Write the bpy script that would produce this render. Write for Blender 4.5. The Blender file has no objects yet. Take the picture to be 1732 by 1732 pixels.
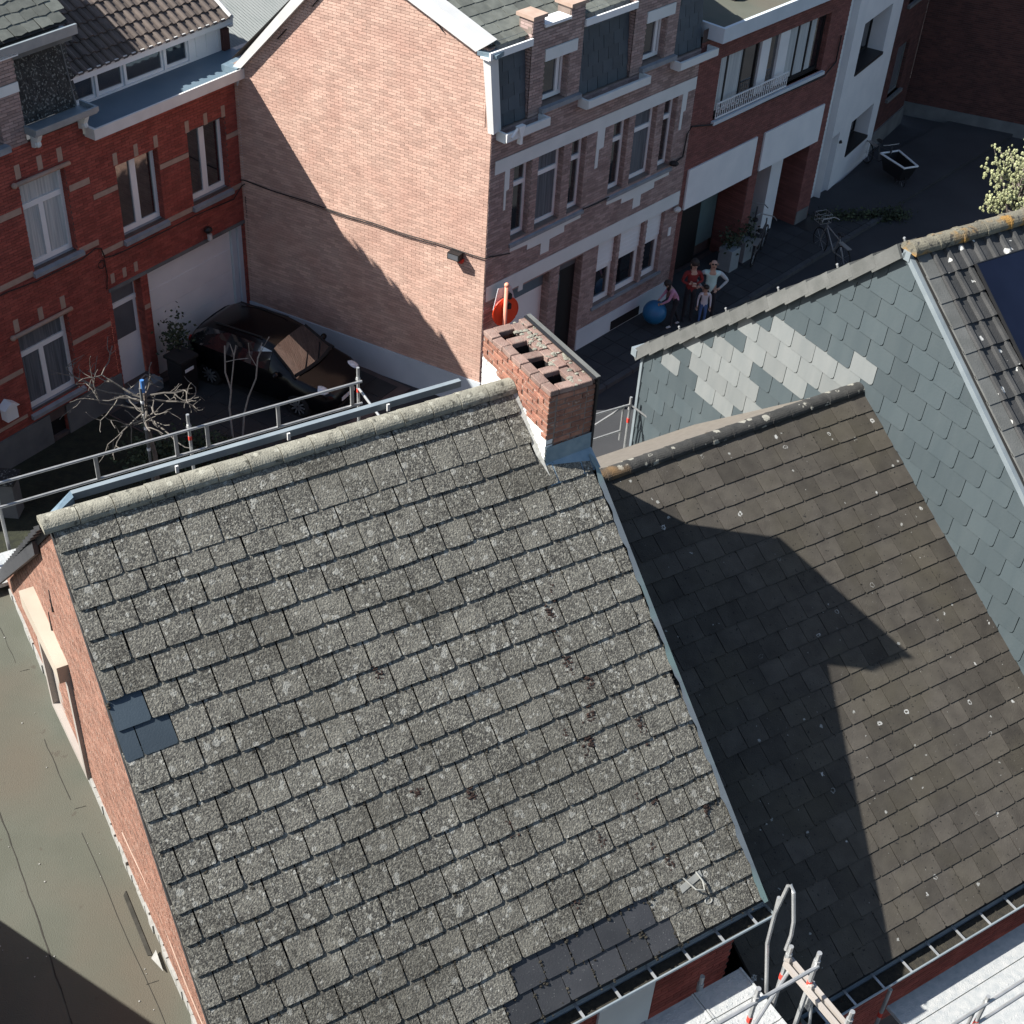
import bpy, bmesh, math, random
from mathutils import Vector, Matrix
random.seed(11)
sc = bpy.context.scene
col = sc.collection
R = math.radians
# ---------------------------------------------------------------- camera
FPX, PITCH, ROLL, CAMH = 2340.0, R(39.2), R(4.1), 18.0
_F = Vector((0, math.cos(PITCH), -math.sin(PITCH)))
_R0 = Vector((1, 0, 0)); _U0 = Vector((0, math.sin(PITCH), math.cos(PITCH)))
CR = _R0 * math.cos(ROLL) + _U0 * math.sin(ROLL)
CU = _U0 * math.cos(ROLL) - _R0 * math.sin(ROLL)
CAMP = Vector((0, 0, CAMH))
cam = bpy.data.cameras.new('camera')
cam.sensor_fit = 'HORIZONTAL'; cam.sensor_width = 36.0
cam.lens = 36.0 * FPX / 1732.0
cam.clip_start = 0.1; cam.clip_end = 1000
co = bpy.data.objects.new('camera', cam); col.objects.link(co)
co.matrix_world = Matrix(((CR.x, CU.x, -_F.x, 0), (CR.y, CU.y, -_F.y, 0), (CR.z, CU.z, -_F.z, CAMH), (0, 0, 0, 1)))
sc.camera = co
# ---------------------------------------------------------------- world, sun, exposure
SUN_AZ, SUN_EL = 189.5, 44.5            # direction towards the sun, degrees from +X
w = bpy.data.worlds.new('World'); sc.world = w; w.use_nodes = True
nt = w.node_tree; bg = nt.nodes['Background']
sky = nt.nodes.new('ShaderNodeTexSky'); sky.sky_type = 'NISHITA'; sky.sun_disc = False
sky.sun_elevation = R(SUN_EL); sky.sun_rotation = R(90 - SUN_AZ)
nt.links.new(sky.outputs[0], bg.inputs[0]); bg.inputs[1].default_value = 0.07
sl = bpy.data.lights.new('sun', 'SUN'); sl.energy = 5.0; sl.angle = R(0.5); sl.color = (1.0, 0.965, 0.91)
so = bpy.data.objects.new('sun', sl); col.objects.link(so)
sd = Vector((math.cos(R(SUN_AZ)) * math.cos(R(SUN_EL)), math.sin(R(SUN_AZ)) * math.cos(R(SUN_EL)), math.sin(R(SUN_EL))))
so.rotation_euler = sd.to_track_quat('Z', 'Y').to_euler(); so.location = (0, 0, 40)
sc.view_settings.view_transform = 'Standard'; sc.view_settings.look = 'None'
sc.view_settings.exposure = 1.1; sc.view_settings.gamma = 1.0; sc.view_settings.use_curve_mapping = False
sc.cycles.max_bounces = 6; sc.cycles.diffuse_bounces = 3

# ---------------------------------------------------------------- frames (survey of the place)
class FR:
    def __init__(s, ox, oy, az):
        s.o = Vector((ox, oy, 0)); s.az = R(az)
        s.X = Vector((math.cos(s.az), math.sin(s.az), 0)); s.Y = Vector((-math.sin(s.az), math.cos(s.az), 0))
    def w(s, p): return s.o + s.X * p[0] + s.Y * p[1] + Vector((0, 0, p[2]))
    def l(s, p): q = p - s.o; return Vector((q.dot(s.X), q.dot(s.Y), q.z))
A = FR(-2.27069, 10.49084, 34.0)        # near row: +X along the street, +Y towards it
M = FR(-0.92686, 25.64221, 50.3)        # brown brick house and its modern neighbour, facade y=0
G = FR(-0.92686, 25.64221, -26.25)      # its side wall
RD = FR(-6.57774, 28.42891, 58.0)       # red brick houses
W = FR(8.27006, 37.37872, 60.0)         # white house
GR = FR(0, 0, 0)
def ray(x, y): return _F + CR * ((x - 866) / FPX) - CU * ((y - 866) / FPX)
def onz(x, y, z):
    v = ray(x, y); return CAMP + v * ((z - CAMH) / v.z)
def ony(fr, x, y, Y):                   # point on the vertical plane y=Y of a frame, in frame coordinates
    v = ray(x, y); t = (fr.w((0, Y, 0)) - CAMP).dot(fr.Y) / v.dot(fr.Y); return fr.l(CAMP + v * t)
def inframe(p, m=40):
    d = p - CAMP; z = d.dot(_F)
    return z > 0 and -m < 866 + FPX * d.dot(CR) / z < 1732 + m and -m < 866 - FPX * d.dot(CU) / z < 1732 + m

# ---------------------------------------------------------------- mesh builder
class MB:
    def __init__(s, xf=None): s.v = []; s.f = []; s.m = []; s.xf = xf; s.mi = 0
    def add(s, vs, fs):
        k = len(s.v)
        for p in vs: s.v.append(Vector(s.xf(*p)) if s.xf else Vector(p))
        for f in fs: s.f.append([k + i for i in f]); s.m.append(s.mi)
    def box(s, x0, x1, y0, y1, z0, z1):
        s.add([(x0, y0, z0), (x1, y0, z0), (x1, y1, z0), (x0, y1, z0), (x0, y0, z1), (x1, y0, z1), (x1, y1, z1), (x0, y1, z1)],
              [(0, 3, 2, 1), (4, 5, 6, 7), (0, 1, 5, 4), (1, 2, 6, 5), (2, 3, 7, 6), (3, 0, 4, 7)]); return s
    def quad(s, *p): s.add(p, [tuple(range(len(p)))]); return s
    def prism(s, poly, d):
        n = len(poly); d = Vector(d); a = [Vector(p) for p in poly]; b = [p + d for p in a]
        s.add(a + b, [tuple(range(n - 1, -1, -1)), tuple(range(n, 2 * n))] + [(i, (i + 1) % n, n + (i + 1) % n, n + i) for i in range(n)]); return s
    def tube(s, pts, r, n=8, r1=None):
        pts = [Vector(p) for p in pts]; k = len(pts); rings = []
        for i, p in enumerate(pts):
            t = (pts[min(i + 1, k - 1)] - pts[max(i - 1, 0)]).normalized()
            a = Vector((0, 0, 1)) if abs(t.z) < .9 else Vector((1, 0, 0))
            u = t.cross(a).normalized(); w_ = t.cross(u)
            rr = r if r1 is None else r + (r1 - r) * i / max(1, k - 1)
            rings.append([p + (u * math.cos(2 * math.pi * j / n) + w_ * math.sin(2 * math.pi * j / n)) * rr for j in range(n)])
        vs = [q for g in rings for q in g]
        fs = [(i * n + j, i * n + (j + 1) % n, (i + 1) * n + (j + 1) % n, (i + 1) * n + j) for i in range(k - 1) for j in range(n)]
        fs += [tuple(range(n - 1, -1, -1)), tuple(range((k - 1) * n, k * n))]
        s.add(vs, fs); return s
    def ball(s, c, r, n=8, m=5, sc_=(1, 1, 1)):
        c = Vector(c); vs = [c + Vector((0, 0, r * sc_[2]))]
        for i in range(1, m):
            a = math.pi * i / m
            for j in range(n):
                b = 2 * math.pi * j / n
                vs.append(c + Vector((r * sc_[0] * math.sin(a) * math.cos(b), r * sc_[1] * math.sin(a) * math.sin(b), r * sc_[2] * math.cos(a))))
        vs.append(c - Vector((0, 0, r * sc_[2]))); L = len(vs) - 1
        fs = [(0, 1 + j, 1 + (j + 1) % n) for j in range(n)]
        for i in range(m - 2):
            for j in range(n):
                p, q = 1 + i * n + j, 1 + i * n + (j + 1) % n
                fs.append((p, p + n, q + n, q))
        fs += [(L, L - n + (j + 1) % n, L - n + j) for j in range(n)]
        s.add(vs, fs); return s
    def mesh(s, name, mat, base=Vector((0, 0, 0)), smooth=False):
        me = bpy.data.meshes.new(name)
        me.from_pydata([v - base for v in s.v], [], s.f)
        ms = mat if isinstance(mat, (list, tuple)) else [mat]
        for q in ms: me.materials.append(q)
        if len(ms) > 1: me.polygons.foreach_set('material_index', s.m)
        if smooth: me.polygons.foreach_set('use_smooth', [True] * len(s.f))
        me.update(); return me

BASE = {}
def tagit(o, label, cat, group=None):
    o['label'] = label; o['category'] = cat
    if group: o['group'] = group
def thing(name, label, cat, fr=GR, base=(0, 0, 0), group=None):
    o = bpy.data.objects.new(name, None); col.objects.link(o); o.empty_display_size = .2
    o.location = fr.w(base); o.rotation_euler = (0, 0, fr.az); BASE[o.name] = Vector(base)
    tagit(o, label, cat, group); return o
def part(mb, name, mat, par, smooth=False, stuff=False, label=None):
    me = mb if isinstance(mb, bpy.types.Mesh) else mb.mesh(name, mat, BASE[par.name], smooth)
    o = bpy.data.objects.new(name, me); col.objects.link(o); o.parent = par; BASE[o.name] = BASE[par.name]
    if stuff: o['kind'] = 'stuff'
    if label: o['label'] = label
    return o
def piece(me, name, par, mat4):         # shared-mesh piece placed in frame coordinates
    o = bpy.data.objects.new(name, me); col.objects.link(o); o.parent = par
    o.matrix_basis = Matrix.Translation(-BASE[par.name]) @ mat4; BASE[o.name] = BASE[par.name]; return o
def solo(mb, name, label, cat, mat, fr=GR, base=(0, 0, 0), group=None, smooth=False):
    o = bpy.data.objects.new(name, mb.mesh(name, mat, Vector(base), smooth)); col.objects.link(o)
    o.location = fr.w(base); o.rotation_euler = (0, 0, fr.az); BASE[o.name] = Vector(base); tagit(o, label, cat, group); return o
def struct(mb, name, mat, fr=GR, kind='structure'):
    o = bpy.data.objects.new(name, mb.mesh(name, mat)); col.objects.link(o)
    o.location = fr.o; o.rotation_euler = (0, 0, fr.az); o['kind'] = kind; return o

# ---------------------------------------------------------------- materials (procedural)
def mat(name, c1, c2=None, scale=3.0, rand=None, amt=.25, rough=.8, bump=0., bscale=40., metal=0., spots=(), spec=.5, streak=None, thr=(.3, .7)):
    m = bpy.data.materials.new(name); m.use_nodes = True; n = m.node_tree.nodes; L = m.node_tree.links
    b = n['Principled BSDF']; b.inputs['Roughness'].default_value = rough; b.inputs['Metallic'].default_value = metal
    b.inputs['Specular IOR Level'].default_value = spec
    c2 = c2 or c1
    g = n.new('ShaderNodeNewGeometry'); oi = n.new('ShaderNodeObjectInfo')
    pos = g.outputs['Position']
    if streak:
        vm = n.new('ShaderNodeVectorMath'); vm.operation = 'MULTIPLY'; vm.inputs[1].default_value = streak; L.new(pos, vm.inputs[0]); spos = vm.outputs[0]
    else: spos = pos
    nz = n.new('ShaderNodeTexNoise'); nz.inputs['Scale'].default_value = scale; nz.inputs['Detail'].default_value = 6; L.new(spos, nz.inputs['Vector'])
    rp = n.new('ShaderNodeValToRGB'); rp.color_ramp.elements[0].position = thr[0]; rp.color_ramp.elements[1].position = thr[1]
    rp.color_ramp.elements[0].color = (*c1, 1); rp.color_ramp.elements[1].color = (*c2, 1); L.new(nz.outputs[0], rp.inputs[0])
    c = rp.outputs[0]
    if rand:
        src = g.outputs['Random Per Island'] if rand == 'island' else oi.outputs['Random']
        mr = n.new('ShaderNodeMapRange'); mr.inputs['To Min'].default_value = 1 - amt; mr.inputs['To Max'].default_value = 1 + amt; L.new(src, mr.inputs['Value'])
        mu = n.new('ShaderNodeVectorMath'); mu.operation = 'SCALE'; L.new(c, mu.inputs[0]); L.new(mr.outputs[0], mu.inputs['Scale']); c = mu.outputs[0]
    for sp in spots:                    # (type, scale, lo, hi, colour, strength)
        typ, ssc, lo, hi, scol, st = sp
        if typ == 'noise':
            t = n.new('ShaderNodeTexNoise'); t.inputs['Scale'].default_value = ssc; t.inputs['Detail'].default_value = 4; L.new(pos, t.inputs['Vector']); v = t.outputs[0]
        elif typ == 'big':
            t = n.new('ShaderNodeTexNoise'); t.inputs['Scale'].default_value = ssc; t.inputs['Detail'].default_value = 2; L.new(pos, t.inputs['Vector']); v = t.outputs[0]
        else:                           # lichen discs and rings: cells with a random radius
            t = n.new('ShaderNodeTexVoronoi'); t.inputs['Scale'].default_value = ssc
            dn = n.new('ShaderNodeTexNoise'); dn.inputs['Scale'].default_value = ssc * 3; L.new(pos, dn.inputs['Vector'])
            ad = n.new('ShaderNodeVectorMath'); ad.operation = 'MULTIPLY_ADD'; ad.inputs[1].default_value = (.5 / ssc,) * 3; L.new(dn.outputs[1], ad.inputs[0]); L.new(pos, ad.inputs[2]); L.new(ad.outputs[0], t.inputs['Vector'])
            sep = n.new('ShaderNodeSeparateColor'); L.new(t.outputs['Color'], sep.inputs[0])
            if typ == 'ring':
                s1 = n.new('ShaderNodeMath'); s1.operation = 'SUBTRACT'; L.new(t.outputs['Distance'], s1.inputs[0]); s1.inputs[1].default_value = .2
                s2 = n.new('ShaderNodeMath'); s2.operation = 'ABSOLUTE'; L.new(s1.outputs[0], s2.inputs[0]); d = s2.outputs[0]; k = .055
            else: d = t.outputs['Distance']; k = .3
            a = n.new('ShaderNodeMath'); a.operation = 'SUBTRACT'; L.new(sep.outputs[0], a.inputs[0]); a.inputs[1].default_value = lo
            q = n.new('ShaderNodeMath'); q.operation = 'MULTIPLY'; L.new(a.outputs[0], q.inputs[0]); q.inputs[1].default_value = k * 2 / max(.05, 1 - lo)
            v_ = n.new('ShaderNodeMath'); v_.operation = 'SUBTRACT'; L.new(q.outputs[0], v_.inputs[0]); L.new(d, v_.inputs[1]); v = v_.outputs[0]; lo, hi = 0.0, .05
        mr = n.new('ShaderNodeMapRange'); mr.inputs['From Min'].default_value = lo; mr.inputs['From Max'].default_value = hi; mr.inputs['To Max'].default_value = st; L.new(v, mr.inputs['Value'])
        mx = n.new('ShaderNodeMix'); mx.data_type = 'RGBA'; mx.inputs[7].default_value = (*scol, 1); L.new(mr.outputs[0], mx.inputs[0]); L.new(c, mx.inputs[6]); c = mx.outputs[2]
    L.new(c, b.inputs['Base Color'])
    if bump:
        t = n.new('ShaderNodeTexNoise'); t.inputs['Scale'].default_value = bscale; t.inputs['Detail'].default_value = 5; L.new(pos, t.inputs['Vector'])
        bp = n.new('ShaderNodeBump'); bp.inputs['Strength'].default_value = bump; bp.inputs['Distance'].default_value = .02; L.new(t.outputs[0], bp.inputs['Height']); L.new(bp.outputs[0], b.inputs['Normal'])
    return m
MT = {}
_l1 = (('noise', 36, .50, .58, (.165, .158, .130), .9), ('noise', 75, .55, .64, (.25, .242, .205), .85), ('disc', 15, .76, 0, (.25, .247, .22), .85), ('ring', 9, .80, 0, (.29, .285, .255), .95), ('disc', 30, .86, 0, (.30, .295, .26), .9), ('noise', 17, .60, .68, (.018, .017, .015), .75), ('big', 1.1, .48, .72, (.04, .036, .026), .45), ('big', 2.6, .55, .75, (.21, .20, .165), .4))
MT['slate1'] = mat('lichen_slate', (.046, .043, .037), (.092, .087, .073), 7, 'object', .34, .9, .8, 60, spots=_l1)
MT['slate1s'] = mat('lichen_slate_joined', (.046, .043, .037), (.092, .087, .073), 7, 'island', .28, .9, .8, 60, spots=_l1)
MT['slatenew'] = mat('clean_slate', (.022, .023, .026), (.034, .035, .038), 3, 'object', .2, .65, .15, 60, spots=(('noise', 60, .66, .72, (.3, .3, .28), .4),))
MT['slateblue'] = mat('patched_slate', (.025, .038, .05), (.034, .05, .064), 3, 'object', .15, .55, .1, 60)
_s2 = dict(spec=.2, spots=(('big', 1.3, .45, .7, (.068, .060, .042), .45), ('noise', 26, .66, .70, (.01, .01, .01), .8), ('disc', 14, .97, 0, (.26, .26, .24), .9), ('ring', 8, .955, 0, (.36, .36, .34), .95), ('disc', 30, .98, 0, (.26, .26, .24), .9), ('noise', 55, .70, .74, (.16, .155, .145), .7)))
MT['slate2'] = mat('brown_slate', (.044, .039, .033), (.066, .059, .049), 5, 'object', .27, .85, .25, 50, **_s2)
MT['slate2s'] = mat('brown_slate_joined', (.044, .039, .033), (.066, .059, .049), 5, 'island', .27, .85, .25, 50, **_s2)
MT['slate3'] = mat('hung_slate', (.046, .062, .068), (.056, .072, .077), 2.5, 'object', .10, .7, .1, 30, streak=(2, 2, .5))
MT['slate3w'] = mat('hung_slate_pale', (.145, .158, .156), (.17, .18, .175), 3, 'object', .08, .75, .1, 30, streak=(2, 2, .5))
MT['slateM'] = mat('green_grey_slate', (.085, .092, .08), (.13, .138, .12), 6, 'object', .25, .85, .2, 50)
MT['slateF'] = mat('dark_mansard_slate', (.045, .06, .075), (.06, .078, .095), 4, 'object', .18, .6, .1, 50)
MT['slateA'] = mat('worn_black_slate', (.018, .02, .02), (.035, .037, .035), 6, 'object', .4, .8, .4, 60, spots=(('noise', 22, .56, .62, (.21, .22, .20), .8),))
MT['moss'] = mat('moss', (.012, .011, .008), (.035, .03, .02), 20, 'island', .5, .95, .8, 120)
MT['mossred'] = mat('brown_moss', (.014, .007, .005), (.032, .015, .010), 20, 'island', .4, .95, .8, 120)
MT['under'] = mat('roof_underlay', (.02, .02, .02), rough=.95)
MT['ridge1'] = mat('lichen_ridge_tile', (.16, .152, .12), (.26, .25, .20), 7, 'object', .12, .9, .6, 60, spots=(('noise', 13, .58, .68, (.035, .034, .025), .85), ('disc', 16, .7, 0, (.34, .33, .27), .7)))
MT['ridge2'] = mat('blackened_ridge_tile', (.022, .022, .021), (.045, .044, .04), 7, 'object', .2, .9, .6, 60, spots=(('disc', 9, .55, 0, (.26, .25, .21), .95), ('ring', 7, .6, 0, (.3, .29, .25), .9), ('big', 1.7, .62, .7, (.17, .10, .04), .8)))
MT['ridge3'] = mat('yellow_lichen_ridge_tile', (.10, .092, .07), (.18, .165, .12), 6, 'object', .15, .9, .6, 50, spots=(('big', 3.5, .52, .62, (.28, .15, .03), .9), ('noise', 12, .58, .66, (.03, .03, .028), .9)))
MT['mortar'] = mat('mortar', (.17, .13, .11), (.23, .18, .15), 5, rough=.95)
MT['mortard'] = mat('dark_mortar', (.075, .055, .05), (.11, .08, .07), 5, rough=.95)
MT['mortargable'] = mat('gable_mortar', (.30, .19, .15), (.38, .25, .20), 4, rough=.95)
MT['brickgable'] = mat('orange_brick', (.50, .315, .245), (.59, .40, .315), 2.2, 'island', .16, .9, .2, 90, spots=(('big', .9, .5, .75, (.50, .29, .225), .6), ('big', .4, .52, .8, (.40, .27, .21), .5)))
MT['brickmid'] = mat('brown_brick', (.29, .205, .185), (.37, .275, .245), 3, 'island', .25, .9, .2, 90)
MT['brickred'] = mat('red_brick', (.25, .052, .038), (.33, .082, .058), 3, 'island', .22, .9, .2, 90, spots=(('big', 1.4, .55, .8, (.09, .027, .022), .5),))
MT['brickmod'] = mat('dark_red_brick', (.17, .065, .055), (.22, .085, .07), 3, 'island', .18, .9, .2, 90)
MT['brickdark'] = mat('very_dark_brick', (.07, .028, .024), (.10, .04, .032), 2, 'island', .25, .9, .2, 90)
MT['brickside'] = mat('weathered_orange_brick', (.19, .085, .055), (.28, .15, .105), 8, 'island', .22, .95, .8, 60, spots=(('noise', 24, .58, .66, (.32, .25, .20), .7), ('noise', 14, .64, .72, (.1, .045, .03), .6)))
MT['brickchim'] = mat('chimney_brick', (.19, .075, .05), (.30, .145, .095), 9, 'object', .25, .95, .5, 70, spots=(('noise', 22, .60, .68, (.38, .31, .25), .6),))
MT['brickcap'] = mat('chimney_top_brick', (.17, .105, .085), (.24, .165, .135), 9, 'object', .18, .95, .5, 70, spots=(('noise', 20, .60, .7, (.2, .17, .14), .7),))
MT['brickpaint'] = mat('whitewash', (.62, .61, .57), (.74, .73, .70), 6, None, rough=.9, bump=.3, bscale=30, spots=(('noise', 16, .66, .72, (.5, .26, .17), .8),))
MT['soot_shade_black'] = mat('soot_shade_black', (.008, .007, .007), rough=1)  # flat near-black: soot in the flues, painted shade in dark openings
MT['white'] = mat('white_paint', (.70, .72, .72), (.78, .79, .78), 2, rough=.5)
MT['rake'] = mat('white_rake_trim', (.58, .575, .55), (.66, .655, .63), 3, rough=.5)
MT['greytrim'] = mat('pale_grey_render', (.60, .63, .61), (.68, .70, .68), 2, rough=.8)
MT['buff'] = mat('buff_stone', (.33, .235, .18), (.40, .29, .23), 6, rough=.9)
MT['sill'] = mat('blue_stone_sill', (.20, .22, .24), (.27, .285, .30), 6, rough=.7)
MT['plinth'] = mat('grey_plinth', (.48, .53, .56), (.58, .62, .64), 1.5, rough=.85)
MT['plinthd'] = mat('dirty_plinth', (.10, .105, .105), (.16, .165, .16), 2, rough=.9)
MT['zinc'] = mat('zinc', (.22, .26, .28), (.28, .32, .335), 5, rough=.45, metal=.3)
MT['zincgreen'] = mat('verdigris_zinc', (.16, .18, .19), (.17, .24, .22), 1.2, rough=.5, metal=.2, thr=(.52, .62))
MT['lead'] = mat('lead_flashing', (.14, .21, .26), (.24, .31, .35), 7, rough=.45, metal=.3, bump=.3, bscale=15)
MT['epdm'] = mat('blue_grey_membrane', (.085, .13, .165), (.11, .155, .19), 1.5, rough=.6)
MT['black'] = mat('black_membrane', (.02, .021, .022), rough=.8)
MT['blackmetal'] = mat('black_metal', (.012, .012, .013), rough=.5)
MT['hook'] = mat('pale_hook', (.22, .22, .20), (.30, .30, .27), 9, rough=.6)
MT['barkgrey'] = mat('grey_bark', (.10, .09, .078), (.16, .145, .125), 20, rough=.95)
MT['galv'] = mat('galvanised_steel', (.34, .35, .345), (.46, .46, .45), 8, rough=.4, metal=.55)
MT['deck'] = mat('steel_deck', (.36, .38, .38), (.5, .5, .48), 12, rough=.5, metal=.3, bump=.4, bscale=60)
MT['redband'] = mat('red_band', (.6, .05, .03), rough=.6)
MT['flat'] = mat('grey_green_roofing', (.070, .074, .056), (.088, .092, .072), 1.6, rough=.95, bump=.35, bscale=70, spots=(('big', .8, .48, .72, (.085, .070, .050), .7), ('noise', 150, .6, .72, (.055, .055, .042), .4), ('noise', 7, .68, .74, (.05, .04, .03), .5)))
MT['seam'] = mat('roofing_seam', (.02, .019, .014), (.04, .037, .03), 9, rough=.95)
MT['upstand'] = mat('white_upstand', (.24, .24, .22), (.33, .33, .31), 9, rough=.9, bump=.5, bscale=20, spots=(('noise', 9, .62, .7, (.16, .15, .12), .7),))
MT['cream'] = mat('cream_casing', (.33, .28, .22), (.40, .35, .28), 2, rough=.6)
MT['creamframe'] = mat('cream_frame', (.28, .25, .22), (.34, .31, .28), 2, rough=.6)
MT['wood'] = mat('weathered_board', (.12, .105, .085), (.17, .15, .125), 10, rough=.9)
MT['glass'] = mat('dark_glass', (.012, .014, .017), rough=.04, spec=.8); MT['glass'].node_tree.nodes['Principled BSDF'].inputs['IOR'].default_value = 2.0
MT['glassgrey'] = mat('grey_obscured_glass', (.10, .105, .115), (.13, .135, .145), 2, rough=.3)
MT['glassteal'] = mat('teal_glass', (.10, .155, .16), (.14, .2, .2), 1.5, rough=.12)
MT['curtain'] = mat('net_curtain', (.33, .36, .37), (.55, .57, .55), 3, rough=.9, streak=(9, 9, .3))
MT['curtaind'] = mat('dim_curtain', (.06, .07, .08), (.16, .175, .19), 3, rough=.9, streak=(12, 12, .3))
MT['pink'] = mat('plain_blind', (.30, .27, .27), (.36, .33, .32), 2, rough=.9)
MT['tileB'] = mat('brown_pantile', (.085, .066, .055), (.12, .095, .08), 5, 'object', .2, .8, .2, 60)
MT['tile3'] = mat('dark_concrete_tile', (.030, .031, .031), (.047, .047, .046), 6, 'object', .2, .8, .3, 60, spots=(('disc', 12, .86, 0, (.5, .5, .47), .9),))
MT['solar'] = mat('solar_cell', (.004, .006, .016), (.006, .009, .022), 2, rough=.35, spec=.25)
MT['verge3'] = mat('grey_verge_tile', (.085, .088, .082), (.12, .122, .115), 5, 'object', .12, .85, .2, 50)
MT['asphalt'] = mat('asphalt', (.026, .028, .031), (.040, .042, .045), .8, rough=.9, bump=.3, bscale=90, spots=(('big', .35, .5, .7, (.03, .03, .032), .6), ('noise', 30, .62, .7, (.04, .042, .044), .4)))
MT['paving'] = mat('paving_slab', (.026, .028, .030), (.040, .042, .044), 2.5, 'object', .12, .9, .2, 50)
MT['pavingd'] = mat('driveway_slab', (.022, .022, .022), (.034, .033, .032), 2.5, 'object', .15, .9, .2, 50)
MT['kerb'] = mat('kerb_stone', (.045, .047, .05), (.065, .067, .07), 4, 'object', .1, .9)
MT['soil'] = mat('garden_soil', (.010, .012, .007), (.025, .028, .014), 6, rough=1, bump=.8, bscale=30)
MT['leafd'] = mat('dark_leaf', (.018, .028, .012), (.045, .06, .025), 5, 'island', .5, .8)
MT['leafr'] = mat('pale_blossom', (.22, .235, .11), (.31, .32, .18), 5, 'island', .35, .7)
MT['bark'] = mat('bark', (.12, .10, .085), (.22, .19, .165), 20, rough=.95, bump=.5)
MT['barkpale'] = mat('pale_bark', (.26, .235, .21), (.38, .35, .31), 20, rough=.9)
MT['carpaint'] = mat('black_car_paint', (.004, .004, .005), rough=.22, spec=.3)
MT['tyre'] = mat('tyre_rubber', (.012, .012, .012), rough=.9)
MT['rim'] = mat('alloy', (.35, .36, .37), rough=.35, metal=.7)
MT['lamp'] = mat('headlamp_glass', (.55, .60, .63), (.75, .78, .8), 15, rough=.15)
MT['redlamp'] = mat('tail_lamp', (.35, .01, .01), rough=.2)
MT['signred'] = mat('sign_red', (.72, .05, .01), (.8, .07, .015), 3, rough=.5)
MT['signpole'] = mat('sign_pole_paint', (.66, .24, .16), (.72, .30, .2), 5, rough=.6)
MT['lilac'] = mat('lilac_grey_sheet', (.52, .48, .50), (.6, .56, .58), 3, rough=.6)
MT['bluecap'] = mat('blue_cap', (.05, .17, .42), rough=.5)
MT['skin'] = mat('skin', (.42, .26, .19), (.48, .30, .22), 6, rough=.6)
MT['mint'] = mat('mint_shirt', (.40, .60, .55), (.52, .66, .63), 5, rough=.9)
MT['sleeve'] = mat('grey_sleeve', (.36, .40, .41), (.44, .47, .48), 5, rough=.9)
MT['darkcloth'] = mat('dark_cloth', (.012, .012, .016), (.022, .022, .028), 8, rough=.9)
MT['redcloth'] = mat('dark_red_cloth', (.16, .016, .016), (.22, .025, .022), 8, rough=.9)
MT['pinkcloth'] = mat('pink_cloth', (.42, .20, .30), (.5, .26, .36), 8, rough=.9)
MT['bluecloth'] = mat('blue_cloth', (.05, .10, .24), (.07, .14, .3), 8, rough=.9)
MT['shoe'] = mat('white_shoe', (.55, .56, .56), rough=.7)
MT['hair'] = mat('dark_hair', (.02, .013, .01), rough=.7)
MT['balloon'] = mat('blue_ball', (.012, .11, .24), (.016, .13, .27), 2, rough=.45)
MT['bike'] = mat('bicycle_paint', (.05, .05, .055), rough=.4)
MT['bikepale'] = mat('bicycle_metal', (.30, .29, .27), rough=.4, metal=.4)
MT['pot'] = mat('pale_planter', (.20, .235, .24), (.25, .28, .29), 3, rough=.8)
MT['corr'] = mat('corrugated_sheet', (.17, .19, .185), (.21, .225, .22), 2, rough=.6)
MT['cable'] = mat('cable', (.012, .010, .010), rough=.7)
MT['lampglass'] = mat('lamp_glass', (.55, .53, .5), rough=.3)
# ---------------------------------------------------------------- ground (structure)
mb = MB(); mb.quad((-150, -80, 0), (200, -80, 0), (200, 220, 0), (-150, 220, 0)); struct(mb, 'street', MT['asphalt'])
pv = MB(); pv.box(-.2, 30, -1.35, 0.6, 0, .1); pvo = struct(pv, 'pavement', MT['asphalt'], M); BASE[pvo.name] = Vector((0, 0, 0))
def slab(dx, dy, dz, name, m): return MB().box(-dx / 2, dx / 2, -dy / 2, dy / 2, 0, dz).mesh(name, m)
ps = slab(.485, .435, .012, 'paving_slab', MT['paving'])
for i in range(30):
    for j in range(3):
        piece(ps, 'paving_slab', pvo, Matrix.Translation((.1 + i * .5, -1.12 + j * .45, .1 + random.uniform(-.003, .002))))
ks = slab(.96, .14, .115, 'kerb_stone', MT['kerb'])
for i in range(16): piece(ks, 'kerb_stone', pvo, Matrix.Translation((.3 + i * .98, -1.43, 0)))
dv = MB(); dv.box(-9, .3, -4.6, -.02, 0, .03); dvo = struct(dv, 'driveway', MT['mortard'], RD); BASE[dvo.name] = Vector((0, 0, 0))
ds = slab(.58, .58, .012, 'driveway_slab', MT['pavingd'])
for i in range(8):
    for j in range(7): piece(ds, 'driveway_slab', dvo, Matrix.Translation((-4.35 + i * .6, -.45 - j * .6, .03)))
gd = MB(); gd.box(-12, -4.7, -6.6, -.02, 0, .05); struct(gd, 'garden_ground', MT['soil'], RD)

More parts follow.
